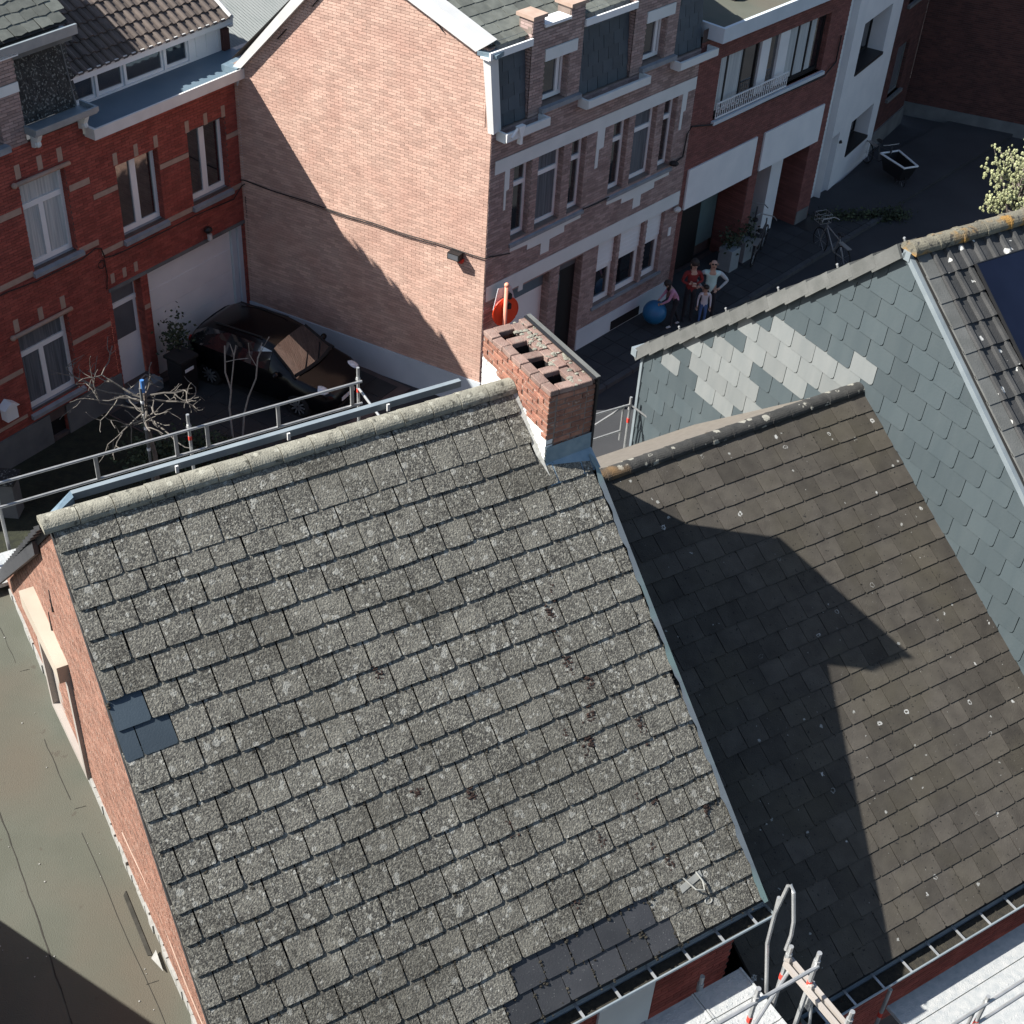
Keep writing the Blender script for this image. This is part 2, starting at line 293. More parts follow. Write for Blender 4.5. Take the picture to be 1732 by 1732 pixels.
# ---------------------------------------------------------------- builders for walls, bricks, windows
def wall_grid(mb, x0, x1, z0, z1, holes, y=0., dep=.2):
    xs = sorted({x0, x1} | {min(max(h[i], x0), x1) for h in holes for i in (0, 1)})
    zs = sorted({z0, z1} | {min(max(h[i], z0), z1) for h in holes for i in (2, 3)})
    for a, b in zip(xs, xs[1:]):
        for c, d in zip(zs, zs[1:]):
            mx, mz = (a + b) / 2, (c + d) / 2
            if b - a > 1e-6 and d - c > 1e-6 and not any(h[0] < mx < h[1] and h[2] < mz < h[3] for h in holes):
                mb.quad((a, y, c), (b, y, c), (b, y, d), (a, y, d))
    for h in holes:
        a, b, c, d = h[:4]; D = h[4] if len(h) > 4 else dep
        mb.quad((a, y, c), (a, y + D, c), (a, y + D, d), (a, y, d)); mb.quad((b, y, c), (b, y, d), (b, y + D, d), (b, y + D, c))
        mb.quad((a, y, d), (a, y + D, d), (b, y + D, d), (b, y, d)); mb.quad((a, y, c), (b, y, c), (b, y + D, c), (a, y + D, c))
def bricks(mb, x0, x1, z0, z1, holes, y=0., proud=.009, L=.2, H=.0625, j=.012, xr=None, rev=True, jv=.007):
    n = int((z1 - z0) / H)
    for i in range(n):
        a, b = z0 + i * H, z0 + (i + 1) * H - j; zm = (a + b) / 2
        lo, hi = (x0, x1) if xr is None else xr(zm)
        segs = [(lo, hi)]
        for h in holes:
            if h[2] < zm < h[3]:
                segs = [q for s_ in segs for q in ((s_[0], min(s_[1], h[0])), (max(s_[0], h[1]), s_[1])) if q[1] - q[0] > .02]
        for s0, s1 in segs:
            k = math.floor((s0 - x0) / L - (.5 if i % 2 else 0)); x = x0 + (k + (.5 if i % 2 else 0)) * L
            while x < s1:
                p, q = max(x, s0), min(x + L - jv, s1)
                if q - p > .03:
                    d = y - proud - random.uniform(0, .003)
                    mb.add([(p, d, a), (q, d, a), (q, d, b), (p, d, b), (p, y, a), (q, y, a), (q, y, b), (p, y, b)],
                           [(0, 1, 2, 3), (0, 4, 5, 1), (1, 5, 6, 2), (2, 6, 7, 3), (3, 7, 4, 0)])
                x += L
    if rev:                             # bricks lining the right-hand jambs
        for h in holes:
            D = (h[4] if len(h) > 4 else .2) - .02
            if h[1] >= x1 or h[0] <= x0 - 1: continue
            i = 0; z = h[2] + .002
            while z + H - j < h[3]:
                cuts = [0, D] if i % 2 else [0, D * .5, D]
                for c0, c1 in zip(cuts, cuts[1:]):
                    p, q = y + c0 + .001, y + c1 - j
                    X = h[1] - .008
                    mb.add([(X, p, z), (X, q, z), (X, q, z + H - j), (X, p, z + H - j), (h[1], p, z), (h[1], q, z), (h[1], q, z + H - j), (h[1], p, z + H - j)],
                           [(0, 3, 2, 1), (0, 1, 5, 4), (1, 2, 6, 5), (2, 3, 7, 6), (3, 0, 4, 7)])
                z += H; i += 1
def window(par, x0, x1, z0, z1, y, fw=.07, mull=(), trans=(), glass='glass', frame='white', curtain=None, dep=.06, mw=.06, name='window', xf=None, half=None):
    m = MB(xf)
    m.box(x0, x1, y, y + dep, z0, z0 + fw * 1.3); m.box(x0, x1, y, y + dep, z1 - fw, z1)
    m.box(x0, x0 + fw, y, y + dep, z0 + fw * 1.3, z1 - fw); m.box(x1 - fw, x1, y, y + dep, z0 + fw * 1.3, z1 - fw)
    for q in trans: m.box(x0 + fw, x1 - fw, y - .012, y + dep, q - mw / 2, q + mw / 2)
    zt = min(trans) - mw / 2 if trans and half else z1 - fw
    for q in mull: m.box(q - mw / 2, q + mw / 2, y - .006, y + dep, z0 + fw * 1.3, zt)
    f = part(m, name, MT[frame], par)
    xs = [x0 + fw] + [q for q in mull] + [x1 - fw]; zs = [z0 + fw] + list(trans) + [z1 - fw]
    for a, b in zip(xs, xs[1:]):
        for c, d in zip(zs, zs[1:]):
            p = MB(xf); p.box(a, b, y + .03, y + .038, c, d); part(p, 'pane', MT[glass], f)
    if curtain:
        c_ = MB(xf); n = max(6, int((x1 - x0) / .05)); pts = []
        for i in range(n + 1):
            x = x0 + fw + (x1 - x0 - 2 * fw) * i / n; pts.append((x, y + .024 - .004 * math.cos(i * 2.1) - .003 * math.sin(i * .9)))
        for (xa, ya), (xb, yb) in zip(pts, pts[1:]): c_.quad((xa, ya, z0 + fw), (xb, yb, z0 + fw), (xb, yb, z1 - fw), (xa, ya, z1 - fw))
        part(c_, 'curtain', MT[curtain], f)
    return f
def bx(par, name, m, *b, xf=None, label=None): return part(MB(xf).box(*b), name, MT[m], par, label=label)
def slate_mesh(w_, L, t, m, clip=0., var=0, rag=.006):
    """one slate: u across, v down the slope (tail at 0), n outwards; tail lifted"""
    r = random.Random(var * 97 + int(w_ * 1000)); h = w_ / 2
    if clip: pr = [(-h, -L), (h, -L), (h, -clip), (h - clip * .35, -clip * .18), (h - clip, 0), (-h, 0)]
    else: pr = [(-h, -L), (h, -L), (h + r.uniform(-rag, 0), -.02), (h - .015 + r.uniform(-rag, 0), r.uniform(-rag, 0)), (r.uniform(-.05, .05), r.uniform(-rag, rag)), (-h + .012, r.uniform(-rag, 0)), (-h + r.uniform(0, rag), -.018)]
    mb = MB(); n = len(pr); lift = lambda v: .003 + .017 * (1 + v / L)
    top = [(u, v, lift(v) + t) for u, v in pr]; bot = [(u, v, lift(v)) for u, v in pr]
    mb.add(top + bot, [tuple(range(n))] + [(i, n + i, n + (i + 1) % n, (i + 1) % n) for i in range(n)])
    return mb.mesh('slate', m)
def plane_mat(P, u, v):                 # matrix of a slope: columns u, v, n (frame coordinates)
    u, v = Vector(u).normalized(), Vector(v).normalized(); n = u.cross(v)
    if n.z < 0 and abs(n.z) > .01: n = -n
    return Matrix(((u.x, v.x, n.x, P[0]), (u.y, v.y, n.y, P[1]), (u.z, v.z, n.z, P[2]), (0, 0, 0, 1)))
def jit(a=.004, b=.006): return Matrix.Translation((random.uniform(-a, a), random.uniform(-a, a), 0)) @ Matrix.Rotation(random.uniform(-b, b), 4, 'Z') @ Matrix.Rotation(random.uniform(-b, b), 4, 'Y')

# ---------------------------------------------------------------- brown brick house with the big lit gable
HM = thing('brick_house', 'brown brick house with a big sunlit gable wall, grey band courses and two brick dormers', 'house', M, (3.4, 3, 0))
gx = lambda y: -.2394 * y              # plan line of the side wall in the house frame
upper = [(.73, 1.27), (1.49, 2.30), (2.56, 3.05)]
hM = [(a + dx, b + dx, 3.98, 5.65, .19) for dx in (0, 3.24) for a, b in upper]
hM += [(3.87, 4.58, 1.10, 2.76, .17), (4.70, 5.60, 1.10, 2.76, .17), (5.72, 6.40, 1.10, 2.76, .17), (.72, 2.17, .05, 2.74, .25), (2.50, 3.32, .05, 2.74, .25)]
m = MB(); wall_grid(m, 0, 6.95, 0, 6.6, hM); m.quad((6.95, 0, 0), (6.95, 6, 0), (6.95, 6, 8.6), (6.95, 0, 6.6))
m.quad((0, 0, 6.6), (6.95, 0, 6.6), (6.95, .9, 6.6), (0, .9, 6.6))
wf = part(m, 'front_wall', MT['mortar'], HM)
m = MB(); bricks(m, 0.0, 6.95, .66, 6.6, hM); part(m, 'brick', MT['brickmid'], wf, stuff=True)
# gable wall (drawn in the side wall's own frame, mapped into the house frame)
def gm(s, d, z): return tuple(M.l(G.w((s, d, z))))
m = MB(gm); out = [(-6.3, 0), (0, 0), (0, 6.7), (-.12, 8.22), (-.3, 8.27), (-3.25, 9.58), (-6.12, 6.62), (-6.3, 6.5)]
m.prism([(s, 0, z) for s, z in out], (0, .25, 0)); gw = part(m, 'side_wall', MT['mortargable'], HM)
def xr(z):
    lo = -6.3 if z < 6.5 else -6.12 + (z - 6.6) / 1.046
    hi = -.005 if z < 6.7 else (-.16 if z < 8.25 else -.36 - (z - 8.25) / .445)
    return lo, hi
m = MB(gm); bricks(m, -6.3, 0, .74, 9.5, [], proud=.009, H=.0625, j=.011, xr=xr); part(m, 'brick', MT['brickgable'], gw, stuff=True)
m = MB(gm); m.box(-6.29, 0.03, -.04, -.001, 0, .73); part(m, 'plinth', MT['plinth'], HM, label='pale grey rendered plinth under the gable')
m = MB(gm)
m.prism([(-6.2, -.13, 6.5), (-6.0, -.13, 6.5), (-3.25, -.13, 9.4), (-3.25, -.13, 9.72)], (0, .36, 0))
m.prism([(-3.249, -.13, 9.72), (-3.249, -.13, 9.4), (-.36, -.13, 8.17), (-.10, -.13, 8.36)], (0, .36, 0))
m.prism([(-.22, -.10, 8.13), (-.03, -.10, 6.62), (.1, -.10, 6.62), (-.06, -.10, 8.16)], (0, .3, 0))
part(m, 'rake_trim', MT['rake'], HM)
for q in ((-6.45, -6.05, -.2, .3, 6.36, 6.5), (-.32, .1, -.14, .2, 8.12, 8.2)): part(MB(gm).box(*q), 'gutter_end', MT['lead'], HM)
for s, z, t in ((-4.95, 7.44, 1), (-4.05, 8.3, 1), (-1.25, 8.45, -.8)):
    m = MB(gm); m.tube([(s - .12, -.03, z - .13 * t), (s + .12, -.03, z + .13 * t)], .012, 6); part(m, 'wall_anchor', MT['cable'], HM)
# roof
sl24 = math.atan2(9.6 - 8.3, 3.1)
m = MB(); y1, z1 = .12, 8.26; ya, za = 3.2, 9.62; yb, zb = 6.15, 6.6
m.add([(gx(y1), y1, z1), (6.95, y1, z1), (6.95, ya, za), (gx(ya), ya, za), (gx(yb), yb, zb), (6.95, yb, zb)], [(0, 1, 2, 3), (3, 2, 5, 4)])
for a, b in ((.02, 1.04), (2.6, 4.3), (5.87, 6.95)): m.quad((a, .06, 6.6), (b, .06, 6.6), (b, .19, 8.2), (a, .19, 8.2))
rM = part(m, 'roof', MT['under'], HM)
sm = [slate_mesh(.335, .38, .012, MT['slateM'], var=i) for i in range(4)]
PM = plane_mat((0, y1, z1), (1, 0, 0), (0, -(ya - y1), -(za - z1)))
for r_ in range(7):
    for c in range(20):
        u = .12 + gx(y1 + .25 * r_) + .17 + c * .345 + (.17 if r_ % 2 else 0)
        if u < 6.9: piece(sm[(r_ * 3 + c) % 4], 'slate', rM, PM @ Matrix.Translation((u, .02 - r_ * .27, 0)) @ jit())
sf = [slate_mesh(.325, .36, .01, MT['slateF'], var=i) for i in range(3)]
PF = plane_mat((0, .045, 6.62), (1, 0, 0), (0, -.085, -1.0)); PF = Matrix(((1, 0, 0, 0), (0, -.0812, -.9967, .045), (0, -.9967, .0812, 6.62), (0, 0, 0, 1)))
for a, b in ((.02, 1.02), (2.62, 4.28), (5.78, 6.95)):
    for r_ in range(6):
        x = a - (.165 if r_ % 2 else 0)
        while x < b - .03:
            p, q = max(x, a), min(x + .33, b)
            if q - p > .04: piece(sf[r_ % 3], 'slate', rM, PF @ Matrix.Translation(((p + q) / 2, -r_ * .268, 0)) @ Matrix.Diagonal(((q - p - .008) / .325, 1, 1, 1)) @ jit(.001, .003))
            x += .33
# dormers
for dx in (0, 3.27):
    dm = MB(); hole = [(1.45 + dx, 2.2 + dx, 6.74, 7.66, .2)]
    wall_grid(dm, 1.03 + dx, 2.6 + dx, 6.6, 8.36, hole, -.01); dm.box(1.03 + dx, 2.6 + dx, .19, 1.5, 6.6, 8.3)
    for a, b in ((1.02, 1.36), (2.16, 2.6)): dm.box(a + dx, b + dx, .01, .34, 8.3, 8.58)
    d = part(dm, 'dormer', MT['mortar'], HM)
    b_ = MB(); bricks(b_, 1.03 + dx, 2.6 + dx, 6.62, 8.32, hole + [(1.44 + dx, 2.42 + dx, 7.66, 7.92)], -.01)
    for a, b in ((1.02, 1.36), (2.16, 2.6)): bricks(b_, a + dx, b + dx, 8.32, 8.57, [], -.005)
    sidef = lambda u, dd, z: (1.03 + dx + dd, -u, z)
    b2 = MB(sidef); bricks(b2, -.30, .0, 6.62, 8.57, [], 0.0); bb = len(b_.v); b_.v += b2.v; b_.f += [[i + bb for i in f] for f in b2.f]; b_.m += b2.m
    part(b_, 'brick', MT['brickmid'], d, stuff=True)
    bx(d, 'lintel', 'greytrim', 1.44 + dx, 2.42 + dx, -.04, .1, 7.67, 7.91)
    for a, b in ((.98, 1.40), (2.12, 2.64)): bx(d, 'pillar_cap', 'buff', a + dx, b + dx, -.06, .4, 8.58, 8.65)
    bx(d, 'coping', 'white', 1.37 + dx, 2.15 + dx, -.05, .3, 8.365, 8.42)
    window(HM, 1.47 + dx, 2.2 + dx, 6.78, 7.66, .14, mull=(2.04 + dx,), mw=.09, curtain=None)
    bx(d, 'sill', 'sill', 1.36 + dx, 2.6 + dx, -.12, .15, 6.64, 6.735)
# gutters
for a, b in ((.12, 1.42), (2.62, 4.72), (5.8, 7.22)):
    m = MB(); m.box(a, b, -.30, -.25, 6.45, 6.62); m.box(a, b, -.25, .04, 6.42, 6.47); m.box(a, a + .05, -.25, .04, 6.47, 6.62); m.box(b - .05, b, -.25, .04, 6.47, 6.62)
    part(m, 'gutter', MT['greytrim'], HM)
for a, b in ((-.2, 1.02), (2.62, 4.30), (5.8, 7.0)):
    m = MB(); m.box(a, b, -.06, -.02, 8.1, 8.24); m.box(a, b, -.02, .2, 8.08, 8.12); part(m, 'gutter', MT['white'], HM)
m = MB(); m.prism([(.42, -.24, 6.70), (.62, -.24, 6.70), (.55, -.24, 6.5), (.55, -.24, 6.32), (.49, -.24, 6.32), (.49, -.24, 6.5)], (0, -.1, 0)); m.tube([(.25, -.3, 6.52), (.42, -.3, 6.66)], .03); part(m, 'hopper', MT['white'], HM)
# render bands and stepped ornaments
for q in ((.14, 6.93, -.022, .002, 5.66, 5.95), (.05, 6.9, -.022, .002, 2.77, 3.12), (1.1, 1.24, -.022, .001, 2.62, 2.768)): bx(HM, 'render_band', 'greytrim', *q)
for a, b, c in ((.45, .59, .51), (3.40, 3.65, 3.50), (6.46, 6.64, 6.55)):
    part(MB().prism([(a, -.02, 5.659), (a, -.02, 4.78), (c, -.02, 4.78), (c, -.02, 5.2), (b, -.02, 5.22), (b, -.02, 5.659)], (0, .021, 0)), 'render_ornament', MT['greytrim'], HM)
for dx in (0, 3.24):
    part(MB().prism([(x + dx, -.02, z) for x, z in ((.74, 3.82), (.74, 3.72), (1.30, 3.70), (1.30, 3.57), (1.76, 3.56), (1.76, 3.28), (2.04, 3.28), (2.04, 3.56), (2.52, 3.57), (2.52, 3.72), (3.07, 3.72), (3.07, 3.82))], (0, .021, 0)), 'render_ornament', MT['greytrim'], HM)
for dx in (0, 3.24):
    m = MB(); m.prism([(.70 + dx, -.06, 3.83), (.70 + dx, -.06, 3.90), (.70 + dx, .18, 4.0), (.70 + dx, .18, 3.83)], (2.42, 0, 0)); part(m, 'sill', MT['sill'], HM)
    for k, (a, b) in enumerate(upper):
        window(HM, a + dx, b + dx, 4.0, 5.65, .13, trans=(5.18,), mw=.1, curtain='curtaind' if k == 1 else None, mull=())
bx(HM, 'sill', 'sill', 3.80, 6.5, -.05, .16, 1.02, 1.095)
for a, b, zs in ((3.87, 4.58, 2.04), (4.70, 5.60, 2.08), (5.72, 6.40, 2.10)):
    window(HM, a, b, 1.1, zs, .11, fw=.1); sh = MB()
    for i in range(12): sh.box(a, b, .085 + .006 * (i % 2), .15, zs + i * (2.76 - zs) / 12, zs + (i + 1) * (2.76 - zs) / 12)
    part(sh, 'roller_shutter', MT['white'], HM)
bx(HM, 'garage_door', 'white', .72, 2.17, .2, .24, .05, 2.3); bx(HM, 'garage_lintel', 'epdm', .72, 2.17, .18, .24, 2.3, 2.74)
dd = bx(HM, 'door', 'blackmetal', 2.50, 3.32, .2, .24, .1, 2.74); bx(dd, 'door_glass', 'glassteal', 2.66, 2.78, .19, .199, 1.9, 2.3)
bx(dd, 'fanlight', 'glassgrey', 2.5, 3.32, .19, .199, 2.42, 2.7)
for a, b in ((3.34, 6.93), (0, .7)): bx(HM, 'plinth', 'plinth', a, b, -.03, 0, 0, .66)
bx(HM, 'cellar_grate', 'soot_shade_black', 4.66, 5.78, -.045, -.031, .14, .38)
bx(HM, 'house_number_plate', 'white', 6.62, 6.72, -.03, -.011, 2.0, 2.22)
m = MB(); m.ball((6.72, -.14, 2.72), .1, 8, 5, (1.2, .8, .7)); part(m, 'porch_lamp', MT['lampglass'], HM, True)

# ---------------------------------------------------------------- modern dark red brick house
HB = thing('modern_brick_house', 'flat-roofed dark red brick house with two white fascia panels and a long window band', 'house', M, (10, 3, 0))
h2 = [(7.15, 10.03, .02, 2.54, .85), (10.40, 12.9, .02, 2.54, .9), (7.85, 12.65, 4.62, 6.13, .2)]
m = MB(); wall_grid(m, 6.955, 13.56, 0, 7.0, h2); m.box(6.955, 13.56, 1.2, 7, 3.2, 7.0)
m.quad((13.56, 0, 0), (13.56, 7, 0), (13.56, 7, 7), (13.56, 0, 7)); m.box(6.955, 13.56, .95, 1.1, 0, 3.2)
wb = part(m, 'front_wall', MT['mortard'], HB)
m = MB(); bricks(m, 6.955, 13.56, .02, 6.76, h2 + [(7.1, 10.08, 2.5, 3.6), (10.36, 13.22, 2.5, 3.6)], j=.010); part(m, 'brick', MT['brickmod'], wb, stuff=True)
for a, b in ((7.13, 10.04), (10.39, 13.20)): bx(HB, 'fascia_panel', 'white', a, b, -.05, .02, 2.53, 3.58)
m = MB(); m.box(7.15, 13.7, -.42, -.34, 6.76, 7.10); m.box(7.15, 7.23, -.34, .9, 6.76, 7.10); m.box(7.23, 13.7, -.34, .3, 6.76, 6.8); part(m, 'roof_fascia', MT['plinth'], HB)
m = MB(); m.box(7.23, 13.56, -.34, 7, 7.001, 7.03); part(m, 'flat_roof', MT['flat'], HB)
bx(HB, 'skylight', 'soot_shade_black', 9.0, 9.9, .6, 1.4, 7.03, 7.25)
f = window(HB, 7.85, 12.65, 4.64, 6.13, .13, fw=.06, mull=(8.35, 9.02, 9.62, 11.42, 11.95), frame='blackmetal', mw=.05)
for a, b, c in ((7.93, 8.32, 'curtain'), (8.4, 8.98, 'curtain'), (11.05, 11.38, 'curtain'), (11.47, 11.9, 'curtain'), (12.0, 12.25, 'curtain')):
    bx(f, 'curtain', c, a, b, .145, .155, 4.75, 6.06)
for a, b in ((9.72, 10.10), (10.52, 10.95)): bx(f, 'door_leaf', 'white', a, b, .09, .158, 4.72, 6.07)
bx(HB, 'sill', 'plinth', 7.8, 12.72, -.1, .13, 4.53, 4.62)
m = MB()
for z in (4.66, 5.02): m.box(7.9, 10.95, -.06, -.03, z, z + .03)
for i in range(34): m.box(7.9 + i * .092, 7.915 + i * .092, -.055, -.035, 4.69, 5.02)
for i in range(16): m.tube([(8.0 + i * .19 + .06 * math.cos(t * .9), -.045, 4.86 + .06 * math.sin(t * .9)) for t in range(8)], .008, 4)
part(m, 'balustrade', MT['white'], HB)
for a, b, mt in ((7.2, 7.85, 'glassteal'), (9.2, 9.95, 'glassteal')): bx(HB, 'shop_window', mt, a, b, .80, .84, .45, 2.53)
bx(HB, 'door', 'blackmetal', 7.86, 9.19, .78, .83, .05, 2.53)
bx(HB, 'door_post', 'white', 11.7, 12.25, .35, .8, .02, 2.53); bx(HB, 'porch_shade_sheet', 'soot_shade_black', 10.41, 11.7, .86, .9, .02, 2.53)  # near-black sheet at the back paints the opening's shade
bx(HB, 'plinth', 'plinthd', 12.9, 13.5, -.03, 0, 0, .5)

# ---------------------------------------------------------------- white house, and the dark one after it
HW = thing('white_house', 'smooth white rendered house with deep square window openings', 'house', W, (2, 3, 0))
hW = [(.77, 2.95, 3.56, 4.98, .55), (1.53, 3.32, .88, 1.91, .5), (.02, .62, .05, 1.93, .3)]
m = MB(); wall_grid(m, 0, 3.9, 0, 8.2, hW); m.box(-.9, -.001, .2, 5, 0, 8.2); m.quad((3.9, 0, 0), (3.9, 6, 0), (3.9, 6, 8.2), (3.9, 0, 8.2)); m.box(0, 3.9, .8, 6, 2.2, 8.19)
m.quad((0, 0, 0), (0, .3, 0), (0, .3, 8.2), (0, 0, 8.2)); part(m, 'wall', MT['white'], HW)
for a, b, c, d, D in hW[:2]:
    bx(HW, 'sill', 'blackmetal', a, b, -.03, D - .08, c - .05, c + .03)
    window(HW, a, b, c + .03, d, D - .08, fw=.05, frame='blackmetal', mull=((a + b) / 2 - .3,))
bx(HW, 'door', 'plinth', .02, .62, .2, .25, .05, 1.93)
m = MB(); m.tube([(.75, -.04, 1.55), (.75, -.02, 1.62)], .05); part(m, 'door_bell', MT['cable'], HW)
HD = thing('dark_brick_house', 'narrow dark brown brick house with a grey shuttered window beside the white house', 'house', W, (5, 3, 0))
hD = [(4.9, 6.0, 1.5, 3.1, .2), (4.9, 6.0, 4.4, 6.0, .2)]
m = MB(); wall_grid(m, 3.96, 7.0, 0, 8, hD, .12); m.box(3.96, 7.0, .5, 6, 0, 8); wd_ = part(m, 'front_wall', MT['mortard'], HD)
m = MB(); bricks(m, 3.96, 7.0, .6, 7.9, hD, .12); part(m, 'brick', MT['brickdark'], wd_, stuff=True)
for h in hD:
    window(HD, h[0], h[1], h[2], h[3], .22, glass='glassgrey', frame='plinthd'); bx(HD, 'sill', 'plinthd', h[0] - .1, h[1] + .1, .02, .2, h[2] - .1, h[2])
bx(HD, 'plinth', 'plinthd', 3.96, 7.0, .06, .12, 0, .6)
DK = FR(12.07, 44.19, -19.4)
HK = thing('brick_warehouse', 'big very dark brick wall closing the far end of the street', 'building', DK, (5, 1, 0))
m = MB(); m.box(-.2, 14, .01, 4, 0, 9); wk = part(m, 'wall', MT['mortard'], HK)
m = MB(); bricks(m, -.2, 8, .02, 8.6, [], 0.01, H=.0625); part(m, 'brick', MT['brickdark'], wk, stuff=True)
bx(HK, 'plinth', 'plinthd', -.2, 14, -.03, 0, 0, .45)

# ---------------------------------------------------------------- red brick houses
HR = thing('red_brick_house', 'red brick house with white garage door, white dormer strip and blue-grey ledge', 'house', RD, (-2, 3, 0))
hB = [(-3.49, -2.34, 3.80, 5.42, .2), (-1.50, -.38, 3.80, 5.44, .2), (-4.05, -3.22, .3, 2.78, .25), (-3.02, -.06, .03, 2.76, .25)]
m = MB(); wall_grid(m, -4.15, .25, 0, 6.3, hB); m.box(.25, .8, .6, 6, 0, 6.3); wr = part(m, 'front_wall', MT['mortard'], HR)
m = MB(); bricks(m, -4.15, .25, .03, 6.28, hB, j=.010); part(m, 'brick', MT['brickred'], wr, stuff=True)
sb_ = lambda h, *q: bx(h, 'stone_band', 'buff', *q)
for a, b in ((-4.13, -3.5), (-2.33, -1.51), (-.37, .2)): sb_(HR, a, b, -.016, .002, 4.91, 5.02)
for a, b in ((-4.13, -3.55), (-2.28, -1.55), (-.32, .2)): sb_(HR, a, b, -.016, .002, 3.66, 3.775)
for a, b, t in ((-3.49, -2.34, 5.42), (-1.50, -.38, 5.44)):
    for x in (a + .02, (a + b) / 2, b - .03): bx(HR, 'keystone', 'buff', x - .055, x + .055, -.016, .002, t + .005, t + .26)
for x in (-3.95, -3.62, -3.3): bx(HR, 'keystone', 'buff', x - .05, x + .05, -.016, .002, 2.95, 3.17)
sb_(HR, -3.2, -3.04, -.016, .002, 1.95, 2.06)
bx(HR, 'lintel', 'plinthd', -4.1, -.02, -.03, .1, 2.78, 2.86)
for k, (a, b, c, d, D) in enumerate(hB[:2]):
    window(HR, a, b, c + .02, d, .14, fw=.085, mull=((a + b) / 2 - .02,), mw=.15); m = MB(); m.prism([(a - .04, -.09, c - .15), (a - .04, -.09, c - .06), (a - .04, .15, c + .02), (a - .04, .15, c - .15)], (b - a + .1, 0, 0)); part(m, 'sill', MT['sill'], HR)
gd_ = bx(HR, 'garage_door', 'white', -2.92, -.36, .16, .2, .04, 2.72)
for i in range(1, 5): bx(gd_, 'door_panel', 'white', -2.9, -.38, .148, .159, .06 + (i - 1) * .54, .06 + i * .54 - .015)
for q in ((-3.02, -2.925, .1), (-.34, -.2, .1), (-.19, -.06, .05)): bx(HR, 'door_frame', 'plinth', q[0], q[1], q[2], .22, .03, 2.76)
d_ = bx(HR, 'door', 'white', -4.0, -3.27, .18, .23, .3, 2.76)
bx(d_, 'door_glass', 'glassgrey', -3.95, -3.36, .17, .179, 1.45, 2.22); bx(d_, 'fanlight', 'glassgrey', -4.0, -3.3, .17, .179, 2.36, 2.74); bx(d_, 'door_rail', 'white', -4.0, -3.27, .155, .179, 2.24, 2.345)
bx(HR, 'step', 'sill', -4.1, -3.2, -.3, .2, 0, .29)
# gutter ledge, dormer strip
m = MB(); m.box(-4.12, .16, -.30, -.26, 6.25, 6.47); m.box(-4.12, -4.05, -.26, .1, 6.25, 6.47); m.box(-4.05, .16, -.26, .02, 6.25, 6.30); part(m, 'gutter_fascia', MT['rake'], HR)
m = MB(); m.prism([(-4.05, -.26, 6.34), (-4.05, .9, 6.40), (-4.05, .9, 6.26), (-4.05, -.26, 6.26)], (4.85, 0, 0)); part(m, 'ledge', MT['epdm'], HR)
h3 = [(-3.55, -2.98, 6.44, 6.93, .06), (-2.93, -2.22, 6.44, 6.93, .06), (-2.17, -1.12, 6.44, 6.93, .06), (-1.06, -.40, 6.44, 6.93, .06)]
m = MB(); wall_grid(m, -4.0, .55, 6.38, 7.0, h3, .86); m.box(.56, .8, .88, 3, 6.3, 7.0); dR = part(m, 'dormer', MT['white'], HR)
for k, h in enumerate(h3): window(HR, h[0], h[1], h[2], h[3], .90, fw=.05, frame='white', glass='glass')
m = MB()
for x in (-.2, .12, .45): m.box(x - .012, x + .012, .84, .861, 6.48, 6.98)
part(m, 'cladding_batten', MT['white'], dR)
bx(dR, 'dormer_fascia', 'white', -4.05, .86, .76, .84, 6.93, 7.10); bx(dR, 'gutter_lip', 'rake', -4.05, .86, .735, .759, 7.05, 7.11)
bx(HR, 'side_pier', 'brickdark', .56, .74, .78, .87, 6.4, 6.86)
m = MB(); TA = R(34); L_ = 4.2; P0 = Vector((0, .78, 7.07)); P1 = P0 + Vector((0, math.cos(TA), math.sin(TA))) * L_
m.quad((-4.15, P0.y, P0.z), (.72, P0.y, P0.z), (.72, P1.y, P1.z), (-4.15, P1.y, P1.z)); m.quad((-4.15, P1.y, P1.z), (.72, P1.y, P1.z), (.72, P1.y + 4, P1.z - 3), (-4.15, P1.y + 4, P1.z - 3))
rR = part(m, 'roof', MT['under'], HR)
tb = MB(); n = 8
for j in range(1):
    prof = [(-.115, .0), (-.10, .012), (-.02, .012)] + [(.045 - .06 * math.cos(math.pi * i / 6), .012 + .055 * math.sin(math.pi * i / 6)) for i in range(7)] + [(.115, 0.005)]
    k = len(prof); tb.add([(u, 0, h + .035) for u, h in prof] + [(u, -.38, h) for u, h in prof] + [(u, 0, h + .01) for u, h in prof], [(i, i + 1, k + i + 1, k + i) for i in range(k - 1)] + [(i + 1, i, 2 * k + i, 2 * k + i + 1) for i in range(k - 1)])
tbm = tb.mesh('pantile', MT['tileB'], smooth=False)
PT = plane_mat(P0, (1, 0, 0), (0, -math.cos(TA), -math.sin(TA)))
for r_ in range(9):
    for c in range(21): piece(tbm, 'pantile', rR, PT @ Matrix.Translation((-4.03 + c * .232, .05 - r_ * .33, 0)) @ jit(.003, .006))
m = MB(); m.box(.70, .80, .70, 4.3, 6.9, 6.95); m.tube([(.74, .7, 7.13), (.74, P1.y, P1.z + .06)], .05); part(m, 'verge_trim', MT['rake'], HR)
m = MB(); m.tube([(-.02, -.16, 6.25), (.02, -.1, 6.12), (.04, -.07, 6.0), (.04, -.07, 3.45)], .04); part(m, 'downpipe', MT['plinth'], HR, True)
m = MB(); m.tube([(.05, -.08, 3.45), (.06, -.08, .1)], .055); part(m, 'downpipe', MT['blackmetal'], HR, True, label='black lower length of the downpipe')
